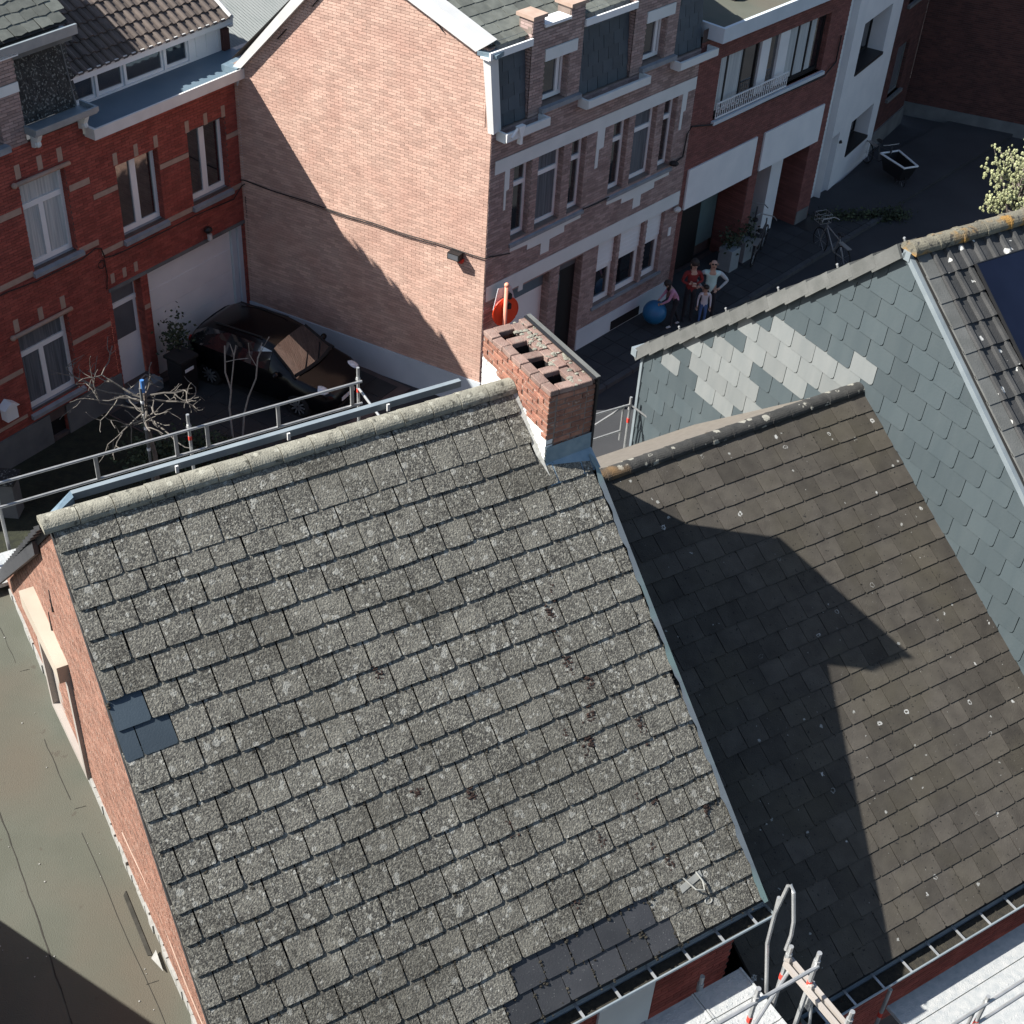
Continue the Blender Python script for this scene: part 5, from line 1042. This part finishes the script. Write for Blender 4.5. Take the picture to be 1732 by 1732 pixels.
# ---------------------------------------------------------------- people
def person(label, fr, pos, face, H, pose, cols, hair, group='people standing on the pavement'):
    """pose: joint overrides in metres for a 1.75 m figure; x right, y forward, z up"""
    J = dict(pelvis=(0, 0, .95), waist=(0, .0, 1.10), chest=(0, .0, 1.32), neck=(0, .01, 1.50), head0=(0, .03, 1.58), head1=(0, .03, 1.66), head2=(0, .02, 1.75),
             hipL=(-.09, 0, .90), kneeL=(-.10, .02, .50), ankL=(-.10, -.02, .08), toeL=(-.12, .14, .03), hipR=(.09, 0, .90), kneeR=(.10, .02, .50), ankR=(.10, -.02, .08), toeR=(.12, .14, .03),
             shL=(-.18, 0, 1.42), elL=(-.24, -.02, 1.14), wrL=(-.25, .06, .90), haL=(-.25, .09, .82), shR=(.18, 0, 1.42), elR=(.24, -.02, 1.14), wrR=(.25, .06, .90), haR=(.25, .09, .82))
    J.update(pose); k = H / 1.75
    rad = dict(pelvis=(.15, .11), waist=(.135, .10), chest=(.155, .11), neck=.055, head0=.075, head1=.098, head2=.06, hipL=.09, hipR=.09, kneeL=.06, kneeR=.06, ankL=.042, ankR=.042, toeL=.035, toeR=.035, shL=.065, shR=.065, elL=.045, elR=.045, wrL=.03, wrR=.03, haL=.036, haR=.036)
    E_ = [('pelvis', 'waist'), ('waist', 'chest'), ('chest', 'neck'), ('neck', 'head0'), ('head0', 'head1'), ('head1', 'head2'), ('chest', 'shL'), ('shL', 'elL'), ('elL', 'wrL'), ('wrL', 'haL'), ('chest', 'shR'), ('shR', 'elR'), ('elR', 'wrR'), ('wrR', 'haR'), ('pelvis', 'hipL'), ('hipL', 'kneeL'), ('kneeL', 'ankL'), ('ankL', 'toeL'), ('pelvis', 'hipR'), ('hipR', 'kneeR'), ('kneeR', 'ankR'), ('ankR', 'toeR')]
    names = list(J); idx = {n: i for i, n in enumerate(names)}
    me = bpy.data.meshes.new('tmp'); me.from_pydata([Vector(J[n]) * k for n in names], [(idx[a], idx[b]) for a, b in E_], [])
    o = bpy.data.objects.new('tmp', me); col.objects.link(o)
    sk = o.modifiers.new('s', 'SKIN'); o.modifiers.new('d', 'SUBSURF').levels = 1
    lay = me.skin_vertices[0].data if me.skin_vertices else None
    if lay is None:
        b = bmesh.new(); b.from_mesh(me); b.verts.layers.skin.verify(); b.to_mesh(me); b.free(); lay = me.skin_vertices[0].data
    for n, i in idx.items():
        r = rad[n]; r = r if isinstance(r, tuple) else (r, r); lay[i].radius = (r[0] * k, r[1] * k); lay[i].use_root = n == 'pelvis'
    dg = bpy.context.evaluated_depsgraph_get(); ev = bpy.data.meshes.new_from_object(o.evaluated_get(dg)); bpy.data.objects.remove(o)
    # cloth by nearest bone
    order = list(dict.fromkeys(cols.values())); ev.materials.clear()
    for q in order: ev.materials.append(MT[q])
    def zone(a, b):
        if b in ('head0', 'head1', 'head2', 'neck') or b in ('haL', 'haR'): return 'skin'
        if b in ('toeL', 'toeR'): return 'shoes'
        if a in ('hipL', 'hipR', 'kneeL', 'kneeR') or b in ('hipL', 'hipR'): return 'legs'
        if b in ('elL', 'elR', 'wrL', 'wrR'): return 'sleeve'
        return 'top'
    B = [(Vector(J[a]) * k, Vector(J[b]) * k, order.index(cols[zone(a, b)])) for a, b in E_]
    for p in ev.polygons:
        c = p.center; best = min(B, key=lambda s: (c - (s[0] + (s[1] - s[0]) * max(0, min(1, (c - s[0]).dot(s[1] - s[0]) / (s[1] - s[0]).length_squared)))).length); p.material_index = best[2]; p.use_smooth = True
    T = thing('person', label, 'person', FR(0, 0, face), (0, 0, 0), group); T.location = fr.w(pos)
    # fingers
    bm = bmesh.new(); bm.from_mesh(ev); si = order.index(cols['skin'])
    for s in 'LR':
        h, w_ = Vector(J['ha' + s]) * k, Vector(J['wr' + s]) * k; d = (h - w_).normalized(); sdv = d.cross(Vector((0, 1, .2))).normalized()
        f = MB()
        for i, (t, L_) in enumerate(((-.024, .06), (-.008, .075), (.008, .072), (.024, .055))):
            a = h + d * .02 + sdv * t * k; f.tube([a, a + d * L_ * .55 * k, a + d * L_ * k + Vector((0, .012, -.004))], .009 * k, 5, .006 * k)
        f.tube([h - d * .01 + sdv * .03 * k, h + sdv * .055 * k + d * .03, h + sdv * .05 * k + d * .055], .010 * k, 5, .007 * k)
        vs = [bm.verts.new(v) for v in f.v]
        for q in f.f:
            try: fc = bm.faces.new([vs[i] for i in q]); fc.material_index = si
            except ValueError: pass
    bm.to_mesh(ev); bm.free()
    BASE[T.name] = Vector((0, 0, 0)); bd = part(ev, 'body', None, T)
    hd, ht = Vector(J['head1']) * k, Vector(J['head2']) * k; fw = Vector((0, 1, 0))
    f = MB()
    f.ball(hd + Vector((0, .098, -.015)) * k, .016 * k, 6, 4); f.ball(hd + Vector((-.1, 0, -.01)) * k, .024 * k, 6, 4, (.5, 1, 1.4)); f.ball(hd + Vector((.1, 0, -.01)) * k, .024 * k, 6, 4, (.5, 1, 1.4)); part(f, 'face_features', MT[cols['skin']], T, True)
    f = MB(); f.box(*(v for a, b in ((-.03, .03), (.085, .092), (-.062, -.052)) for v in (hd['xyz'.index('x')] * 0 + a * k, b * k))) if False else f.ball(hd + Vector((0, .088, -.058)) * k, .022 * k, 6, 4, (1.2, .4, .35)); part(f, 'mouth', MT['redcloth'], T)
    f = MB()
    for sx in (-1, 1): f.ball(hd + Vector((sx * .036, .085, .022)) * k, (.028 if hair == 'shades' else .013) * k, 6, 4, (1, .6, .8))
    part(f, 'sunglasses' if hair == 'shades' else 'eyes', MT['blackmetal'], T)
    if hair == 'long':
        f = MB(); f.ball(hd + Vector((0, -.025, .035)) * k, .118 * k, 10, 6, (1, 1.05, .95)); f.ball(hd + Vector((0, -.07, -.09)) * k, .10 * k, 8, 5, (1.05, .7, 1.5)); part(f, 'hair', MT['hair'], T, True)
    elif hair == 'short':
        f = MB(); f.ball(hd + Vector((0, -.02, .04)) * k, .112 * k, 10, 6, (1, 1.05, .85)); part(f, 'hair', MT['hair'], T, True)
    return T
C_ = dict(top='mint', sleeve='sleeve', legs='darkcloth', shoes='darkcloth', skin='skin')
person('bald man in sunglasses and a mint shirt, hands on his hips', M, (6.89, -1.3, .0), 178, 1.78, dict(elL=(-.40, -.08, 1.18), wrL=(-.22, .06, 1.03), haL=(-.16, .11, 1.0), elR=(.40, -.08, 1.18), wrR=(.22, .06, 1.03), haR=(.16, .11, 1.0), hipL=(-.10, 0, .9), kneeL=(-.13, .02, .5), ankL=(-.15, -.02, .08), toeL=(-.19, .12, .03), hipR=(.1, 0, .9), kneeR=(.13, .02, .5), ankR=(.15, -.02, .08), toeR=(.19, .12, .03)), C_, 'shades')
person('dark-haired woman in a dark red coat with folded arms, left of the man', M, (6.5, -1.0, .1), 192, 1.68, dict(elL=(-.27, .02, 1.18), wrL=(-.05, .19, 1.18), haL=(.06, .2, 1.2), elR=(.27, .02, 1.18), wrR=(.05, .21, 1.14), haR=(-.07, .21, 1.12)), dict(top='redcloth', sleeve='redcloth', legs='darkcloth', shoes='darkcloth', skin='skin'), 'long')
person('girl in a pink top bending beside the blue ball', M, (6.0, -.95, .1), 105, 1.42, dict(pelvis=(0, -.05, .92), waist=(0, .03, 1.06), chest=(0, .16, 1.24), neck=(0, .28, 1.38), head0=(0, .33, 1.44), head1=(0, .37, 1.50), head2=(0, .38, 1.58), shL=(-.16, .2, 1.32), elL=(-.22, .32, 1.06), wrL=(-.14, .48, .92), haL=(-.11, .54, .88), shR=(.16, .2, 1.32), elR=(.22, .32, 1.06), wrR=(.14, .48, .92), haR=(.11, .54, .88), kneeL=(-.10, .12, .50), ankL=(-.10, .10, .08), toeL=(-.10, .25, .03), kneeR=(.10, -.04, .50), ankR=(.12, -.25, .09), toeR=(.12, -.11, .03)), dict(top='pinkcloth', sleeve='pinkcloth', legs='darkcloth', shoes='shoe', skin='skin'), 'long')
person('small child in blue trousers between the woman and the man', M, (6.72, -1.3, 0), 180, 1.12, {}, dict(top='lilac', sleeve='lilac', legs='bluecloth', shoes='shoe', skin='skin'), 'short')
m = MB(); m.ball((5.62, -.62, .52), .30, 16, 10); solo(m, 'ball', 'big blue ball in front of the girl in pink', 'ball', MT['balloon'], M, (5.62, -.62, .22), smooth=True)

# ---------------------------------------------------------------- bicycles
def bicycle(label, fr, pos, rz, mt, cargo=False, basket=False, group=None):
    T = thing('cargo_bike' if cargo else 'bicycle', label, 'cargo bike' if cargo else 'bicycle', FR(0, 0, math.degrees(fr.az) + rz), (0, 0, 0), group); T.location = fr.w(pos)
    wb2_ = .55
    for x, r in (((-.55, .33), (.55, .33)) if not cargo else ((-.75, .33), (1.05, .25))):
        m = MB(); n = 22; m.tube([(x + r * math.cos(2 * math.pi * i / n), 0, r + r * math.sin(2 * math.pi * i / n)) for i in range(n + 1)], .02, 5); w_ = part(m, 'wheel', MT['tyre'], T)
        m = MB()
        for i in range(8): a = math.pi * 2 * i / 8; m.tube([(x, 0, r), (x + (r - .02) * math.cos(a), 0, r + (r - .02) * math.sin(a))], .004, 4)
        part(m, 'spokes', MT['rim'], w_)
    m = MB()
    for a, b in (((-.55, 0, .33), (-.1, 0, .30)), ((-.1, 0, .3), (-.25, 0, .82)), ((-.25, 0, .75), (-.55, 0, .33)), ((-.1, 0, .3), (.38, 0, .78)), ((-.24, 0, .72), (.38, 0, .84)), ((.55 if not cargo else .3, 0, .33), (.36, 0, .98))): m.tube([a, b], .018, 6)
    if cargo: m.tube([(.3, 0, .33), (1.05, 0, .25)], .025)
    part(m, 'frame', MT[mt], T)
    m = MB(); m.tube([(.28, -.28, 1.02), (.38, -.18, 1.06), (.38, .18, 1.06), (.28, .28, 1.02)], .015, 6); part(m, 'handlebar', MT['bikepale'], T)
    m = MB(); m.ball((-.27, 0, .9), .12, 8, 5, (1.1, .7, .35)); part(m, 'saddle', MT['blackmetal'], T)
    m = MB(); m.box(-.75, -.3, -.07, .07, .68, .70); part(m, 'rack', MT['bikepale'], T)
    if basket:
        m = MB()
        for z in (.85, .97, 1.09): m.tube([(.48, -.17, z), (.78, -.17, z), (.78, .17, z), (.48, .17, z), (.48, -.17, z)], .008, 4)
        for x in (.48, .58, .68, .78):
            for y in (-.17, .17): m.tube([(x, y, .85), (x, y, 1.09)], .006, 4)
        part(m, 'basket', MT['bikepale'], T)
    if cargo:
        m = MB(); b, t = [(.42, -.2), (1.2, -.17), (1.2, .17), (.42, .2)], [(.30, -.33), (1.38, -.24), (1.38, .24), (.30, .33)]
        m.add([(x, y, .3) for x, y in b] + [(x, y, .78) for x, y in t], [(3, 2, 1, 0)] + [(i, (i + 1) % 4, 4 + (i + 1) % 4, 4 + i) for i in range(4)]); bxo = part(m, 'box', MT['blackmetal'], T)
        m = MB(); m.tube([(*p, .79) for p in t + t[:1]], .03, 6); part(m, 'box_rim', MT['white'], bxo)
    return T
bicycle('black cargo bike with a white-rimmed box at the white house', M, (18.0, .25, .0), -115, 'bike', cargo=True)
bicycle('dark bicycle leaning by the planters at the shop front', M, (10.6, -.35, .1), 20, 'bike', group=None)
bicycle('dark bicycle standing behind the other one at the shop front', M, (11.0, .15, .1), 30, 'bike')
bicycle('bicycle with a wire basket parked out in the street', M, (12.1, -1.7, 0), 65, 'bikepale', basket=True)
# planters, mat, drain
for i, (x, y, lb) in enumerate(((9.45, -.15, 'pale planter with a dark shrub nearest the glass shop front'), (10.15, -.1, 'pale planter with a dark shrub beside the brick pier'))):
    T = thing('planter', lb, 'planter', M, (x, y, .1)); m = MB(); m.prism([(x - .2, y - .2, .1), (x + .2, y - .2, .1), (x + .2, y + .2, .1), (x - .2, y + .2, .1)], (0, 0, .62)); part(m, 'pot', MT['pot'], T)
    m = MB(); r = random.Random(i)
    for q in range(160):
        p = Vector((x + r.gauss(0, .16), y + r.gauss(0, .16), .95 + r.gauss(0, .16))); a = Vector((r.uniform(-1, 1), r.uniform(-1, 1), r.uniform(-1, 1))).normalized() * .05; b = a.orthogonal().normalized() * .03; m.quad(tuple(p - a), tuple(p + b), tuple(p + a), tuple(p - b))
    part(m, 'foliage', MT['leafd'], T, stuff=True)
m = MB(); m.box(12.9, 13.7, -.55, -.05, .1, .118); solo(m, 'doormat', 'dark doormat on the paving at the entrance opening', 'doormat', MT['blackmetal'], M, (13.3, -.3, .1))
m = MB(); m.box(21.3, 22.1, -.4, .1, .0, .012); solo(m, 'drain_cover', 'dark drain cover in the street before the dark brick wall', 'drain cover', MT['soot_shade_black'], M, (21.7, 0, 0))
m = MB(); m.box(13.2, 13.6, -1.4, -1.2, .0, .45); 
HG = thing('low_hedge', 'low dark hedge strip lying along the street past the shop front', 'hedge', M, (15, -1, 0)); m = MB(); r = random.Random(4)
for q in range(1500):
    t = r.random(); p = Vector((13.7 + t * 2.2 + r.gauss(0, .12), -.25 - t * 1.6 + r.gauss(0, .12), abs(r.gauss(.12, .1)))); a = Vector((r.uniform(-1, 1), r.uniform(-1, 1), r.uniform(-1, 1))).normalized() * .05; b = a.orthogonal().normalized() * .03; m.quad(tuple(p - a), tuple(p + b), tuple(p + a), tuple(p - b))
part(m, 'foliage', MT['leafd'], HG, stuff=True)

# ---------------------------------------------------------------- round red sign at the house corner
SG = FR(-.45, 25.62, 34)
T = thing('traffic_sign', 'round orange-red traffic sign on a salmon pole at the house corner', 'traffic sign', SG)
m = MB(); m.tube([(0, 0, 0), (0, 0, 3.25)], .045, 10); m.ball((0, 0, 3.25), .06, 8, 5); part(m, 'pole', MT['signpole'], T, True)
m = MB(); n = 28; m.prism([(.06 + .31 * math.cos(2 * math.pi * i / n) * .95, .075 + .18 * math.cos(2 * math.pi * i / n) * 0, 2.55 + .33 * math.sin(2 * math.pi * i / n)) for i in range(n)], (0, .02, 0)); part(m, 'disc', MT['signred'], T)
m = MB(); m.tube([(.06 + .315 * math.cos(2 * math.pi * i / n), .085, 2.55 + .335 * math.sin(2 * math.pi * i / n)) for i in range(n + 1)], .014, 5); part(m, 'rim', MT['signred'], T)
m = MB(); m.prism([(-.22, .14, 2.62), (.36, .14, 2.62), (.20, .14, 3.12), (-.12, .14, 3.12)], (0, .015, 0)); part(m, 'rear_plate', MT['lilac'], T)
for z in (2.74, 2.98):
    m = MB(); m.box(.04, .11, -.06, .1, z - .06, z + .06); part(m, 'clamp', MT['blackmetal'], T)

# ---------------------------------------------------------------- cables, small wall things
def gpt(s, z, d=-.05): return G.w((s, d, z))
pts = [gpt(-6.28, 3.85)]
for i in range(21): t = i / 20; pts.append(gpt(-6.2 + 6.2 * t, 3.86 + .012 * math.cos(t * 23) - .03 * math.sin(t * math.pi)))
pts += [M.w((.1, -.06, 3.86)), M.w((.7, -.06, 3.72))]
m = MB(); m.tube(pts, .013, 6); m.tube([p + Vector((0, 0, -.04)) for p in pts[5:18]], .006, 5); solo(m, 'wall_cable', 'black cable running across the big orange gable wall', 'cable', MT['cable'])
m = MB(); m.tube([M.w(p) for p in ((3.1, -.05, 3.93), (3.6, -.04, 3.9), (4.0, -.05, 3.92))], .016, 5); m.tube([M.w(p) for p in ((6.3, -.08, 4.02), (6.75, -.05, 4.05), (6.8, -.05, 4.6), (6.95, -.05, 4.75), (7.8, -.06, 4.55), (12.7, -.12, 4.5), (13.3, -.05, 4.7), (13.3, -.05, 5.4))], .02, 6); m.ball(M.w((6.35, -.1, 4.02)), .1, 6, 4, (1.2, .8, .7)); solo(m, 'wall_cable', 'black cable hooked along the window sills of the brown and dark red houses', 'cable', MT['cable'])
pts = [RD.w(p) for p in ((-9, -.04, 3.9), (-6.5, -.05, 3.9), (-5.9, -.12, 3.88), (-4.7, -.12, 3.88), (-4.3, -.05, 3.92), (-4.16, -.05, 3.86), (-4.1, -.05, 3.62), (-3.9, -.05, 3.58), (-3.5, -.11, 3.6), (-2.3, -.12, 3.6), (-1.6, -.1, 3.6), (-.4, -.12, 3.55), (-.05, -.05, 3.72), (.05, -.14, 3.8))]
m = MB(); m.tube(pts, .013, 6); m.tube([RD.w(p) for p in ((-4.12, -.04, 3.6), (-4.1, -.04, 3.2), (-4.16, -.04, 2.9))], .012, 5)
m.tube([RD.w((-4.2 + .09 * math.cos(t * .8), -.04, 3.5 + .09 * math.sin(t * .8))) for t in range(9)], .01, 5); solo(m, 'wall_cable', 'black cable looping under the first-floor sills of the red brick houses', 'cable', MT['cable'])
T = thing('wall_floodlight', 'small dark floodlight box on the lit gable beside the cable', 'floodlight', GR, tuple(gpt(-.65, 3.75)))
m = MB(lambda s, d, z: tuple(G.w((s, d, z)))); m.box(-.80, -.52, -.22, -.02, 3.68, 3.83); part(m, 'housing', MT['blackmetal'], T); m = MB(lambda s, d, z: tuple(G.w((s, d, z)))); m.box(-.78, -.54, -.225, -.221, 3.70, 3.81); part(m, 'lens', MT['glassgrey'], T); m = MB(lambda s, d, z: tuple(G.w((s, d, z)))); m.box(-.6, -.5, -.12, -.01, 3.60, 3.68); part(m, 'bracket', MT['redband'], T)
T = thing('mailbox', 'white gabled mailbox on the red brick wall left of the ground-floor window', 'mailbox', RD, (-7.05, -.1, 1.3)); m = MB(); m.box(-7.2, -6.93, -.2, -.012, 1.25, 1.55); part(m, 'box', MT['white'], T); m = MB(); m.prism([(-7.25, -.24, 1.55), (-6.88, -.24, 1.55), (-7.06, -.24, 1.68)], (0, .23, 0)); part(m, 'lid', MT['white'], T)
p = onz(22, 870, 0); T = thing('gate_pillar', 'grey stone pillar with a speckled cap in the dark front garden', 'pillar', GR, tuple(p)); m = MB(); m.box(p.x - .18, p.x + .18, p.y - .18, p.y + .18, 0, .9); part(m, 'shaft', MT['plinthd'], T); m = MB(); m.prism([(p.x - .24, p.y - .24, .9), (p.x + .24, p.y - .24, .9), (p.x + .24, p.y + .24, .9), (p.x - .24, p.y + .24, .9)], (0, 0, .07)); part(m, 'cap', MT['slateA'], T)
T = thing('wheelie_bin', 'dark wheelie bin standing by the door of the red brick house', 'bin', RD, (-3.0, -.75, 0)); m = MB(); m.prism([(-3.25, -1.0, .1), (-2.8, -1.0, .1), (-2.8, -.55, .1), (-3.25, -.55, .1)], (.0, 0, .85)); part(m, 'bin', MT['blackmetal'], T); m = MB(); m.prism([(-3.29, -1.05, .96), (-2.76, -1.05, .96), (-2.76, -.5, .96), (-3.29, -.5, .96)], (0, 0, .07)); part(m, 'lid', MT['tyre'], T)
m = MB(); m.box(-3.2, -2.95, -1.07, -1.055, .75, .82); part(m, 'sticker', MT['white'], T)

# ---------------------------------------------------------------- plants
def branchy(m, p, d, r, L, depth, rr, droop=.0, knob=False, twig=None):
    q = p + d * L; mid = p + d * L * .5 + Vector((rr.uniform(-1, 1), rr.uniform(-1, 1), rr.uniform(-1, 1))) * L * .08
    m.tube([tuple(p), tuple(mid), tuple(q)], r, 6, r * .72)
    if knob and depth <= 1: m.ball(tuple(q), r * 1.15, 5, 4)
    if depth <= 0: return
    for i in range(rr.choice([2, 3, 3])):
        nd = (d + Vector((rr.gauss(0, .55), rr.gauss(0, .55), rr.gauss(0, .4) - droop))).normalized()
        branchy(m, q if rr.random() < .7 else mid, nd, r * .66, L * rr.uniform(.55, .85), depth - 1, rr, droop, knob)
TB = Vector((-7.08, 21.3, 0)); T = thing('bare_tree', 'bare pruned ornamental tree with twisted branches before the red brick houses', 'tree', GR, tuple(TB)); rr = random.Random(21)
m = MB(); m.tube([tuple(TB), tuple(TB + Vector((.05, .02, 1.4))), tuple(TB + Vector((-.03, 0, 2.2))), tuple(TB + Vector((.02, 0, 2.9)))], .055, 8, .035); part(m, 'trunk', MT['bark'], T)
def twig(m, p, d, r, L, depth, rr):
    pts = [p]; n = 4
    for i in range(n):
        d = (d + Vector((rr.gauss(0, .22), rr.gauss(0, .22), rr.gauss(0, .20)))).normalized(); pts.append(pts[-1] + d * L / n)
    m.tube([tuple(q) for q in pts], r, 5, r * .6)
    if depth <= 0: m.ball(tuple(pts[-1]), r * 1.1, 5, 3); return
    for i in range(rr.choice([2, 3, 4])):
        k = rr.choice([1, 2, 3, 4, 4]); nd = (d + Vector((rr.gauss(0, .75), rr.gauss(0, .75), rr.gauss(-.05, .55)))).normalized(); twig(m, pts[k], nd, r * .62, L * rr.uniform(.4, .75), depth - 1, rr)
for ang, tilt, L, z0, dp in ((185, .05, 1.0, 2.7, 2), (200, -.1, .9, 2.5, 2), (160, .15, .9, 2.75, 2), (175, -.25, .8, 2.3, 1), (-5, .1, .75, 2.8, 2), (20, .2, .8, 2.7, 2), (-40, -.05, .7, 2.6, 2), (250, -.35, .7, 2.5, 2), (290, -.3, .75, 2.55, 2), (230, -.1, .8, 2.7, 2), (90, .1, .6, 2.8, 1), (315, -.5, .7, 2.4, 1), (120, .3, .6, 2.85, 2)):
    d = Vector((math.cos(R(ang)), math.sin(R(ang)) * .8, tilt)).normalized(); m = MB(); twig(m, TB + Vector((0, 0, z0)), d, .022, L, dp, rr); part(m, 'branch', MT['barkgrey'], T)
T = thing('tree_stake', 'pole with a blue cap tied beside the bare tree', 'stake', GR, (-7.1, 21.2, 0)); m = MB(); m.tube([(-7.1, 21.2, 0), (-7.1, 21.2, 3.05)], .03, 8); part(m, 'pole', MT['plinthd'], T)
m = MB(); m.tube([(-7.06, 21.22, 2.95), (-7.06, 21.22, 3.22)], .04, 8); part(m, 'cap', MT['bluecap'], T)
for z in (1.6, 2.1, 2.45, 2.7):
    m = MB(); m.tube([(-7.1, 21.2, z), (-7.1, 21.2, z + .06)], .038, 8); part(m, 'tie', MT['white'], T)
for k, (pp, tips, lb) in enumerate(((((388, 748), ((380, 585, .3), (398, 585, .5))), None, 'pale bare sapling with a forked top in front of the black car, left one'), (((408, 742), ((455, 572, .2), (440, 580, .3))), None, 'pale bare sapling leaning right in front of the black car'))):
    (bp, tp) = pp; b = Vector((-6.1, 23.8, 0)) if k == 0 else Vector((-5.92, 23.9, 0)); T = thing('sapling', lb, 'sapling', GR, tuple(b)); GP = FR(b.x, b.y, 0)
    w_ = lambda x, y: GP.w(ony(GP, x, y, 0)); m = MB()
    if k == 0: m.tube([b, w_(388, 690), w_(391, 660), w_(381, 630), w_(380, 585)], .024, 6, .014); m.tube([w_(390, 662), w_(394, 625), w_(396, 600)], .016, 6, .012); m.tube([w_(396, 602), w_(389, 582)], .012, 5, .008); m.tube([w_(396, 602), w_(399, 584)], .012, 5, .008); m.tube([w_(382, 612), w_(400, 608), w_(420, 606)], .01, 5, .006)
    else: m.tube([b, w_(413, 700), w_(420, 672), w_(433, 640), w_(436, 605), w_(455, 570)], .024, 6, .012); m.tube([w_(437, 605), w_(443, 580)], .013, 5, .009); m.tube([w_(434, 620), w_(422, 600), w_(420, 580)], .009, 5, .006)
    part(m, 'stem', MT['barkpale'], T)
def shrub(label, fr, c, s, n, seed, mt='leafd', name='shrub', leaf=.05):
    T = thing(name, label, 'shrub', fr, (c[0], c[1], 0)); r = random.Random(seed); m = MB()
    for i in range(n):
        p = Vector((c[0] + r.gauss(0, s[0] / 2), c[1] + r.gauss(0, s[1] / 2), abs(r.gauss(c[2], s[2] / 2)))); a = Vector((r.uniform(-1, 1), r.uniform(-1, 1), r.uniform(-.6, 1))).normalized() * leaf; b = a.orthogonal().normalized() * leaf * .6; m.quad(tuple(p - a), tuple(p + b), tuple(p + a), tuple(p - b))
    part(m, 'foliage', MT[mt], T, stuff=True); m = MB()
    for i in range(5): m.tube([(c[0], c[1], 0), (c[0] + r.uniform(-.5, .5) * s[0], c[1] + r.uniform(-.5, .5) * s[1], c[2])], .012, 5)
    part(m, 'stem', MT['bark'], T)
shrub('dark green shrub at the foot of the bare tree', GR, (-7.4, 22.5, .45), (.7, .6, .4), 900, 1)
shrub('dark shrub in the garden below the saplings', GR, (-6.6, 23.1, .3), (.7, .5, .3), 700, 2)
shrub('dark brown shrub beside the white garage door', RD, (-2.75, -.35, 1.1), (.3, .25, .6), 420, 3)
c = onz(1738, 282, 6.0); T = thing('blossoming_tree', 'tree with pale yellow-green blossom at the right edge, sunlit against the dark street', 'tree', GR, (c.x, c.y, 0))
m = MB(); m.tube([(c.x, c.y, 0), (c.x, c.y, 3), (c.x + .1, c.y, 5.2)], .14, 8, .06); part(m, 'trunk', MT['bark'], T); m = MB(); rr = random.Random(8); lf = MB()
for i in range(46):
    d = Vector((rr.gauss(0, 1), rr.gauss(0, 1), rr.gauss(.25, .8))).normalized(); e = c + Vector((0, 0, -.3)) + d * rr.uniform(.45, 1.05); st = Vector((c.x, c.y, 4.6 + rr.random())); m.tube([tuple(st), tuple((st + e) / 2 + Vector((0, 0, .1))), tuple(e)], .02, 5, .006)
    for j in range(34):
        p = st + (e - st) * rr.uniform(.55, 1.04) + Vector((rr.gauss(0, .07), rr.gauss(0, .07), rr.gauss(0, .07))); lf.ball(tuple(p), rr.uniform(.016, .036), 5, 3, (1, 1, 1.4))
part(m, 'branch', MT['bark'], T); part(lf, 'crown', MT['leafr'], T, stuff=True)
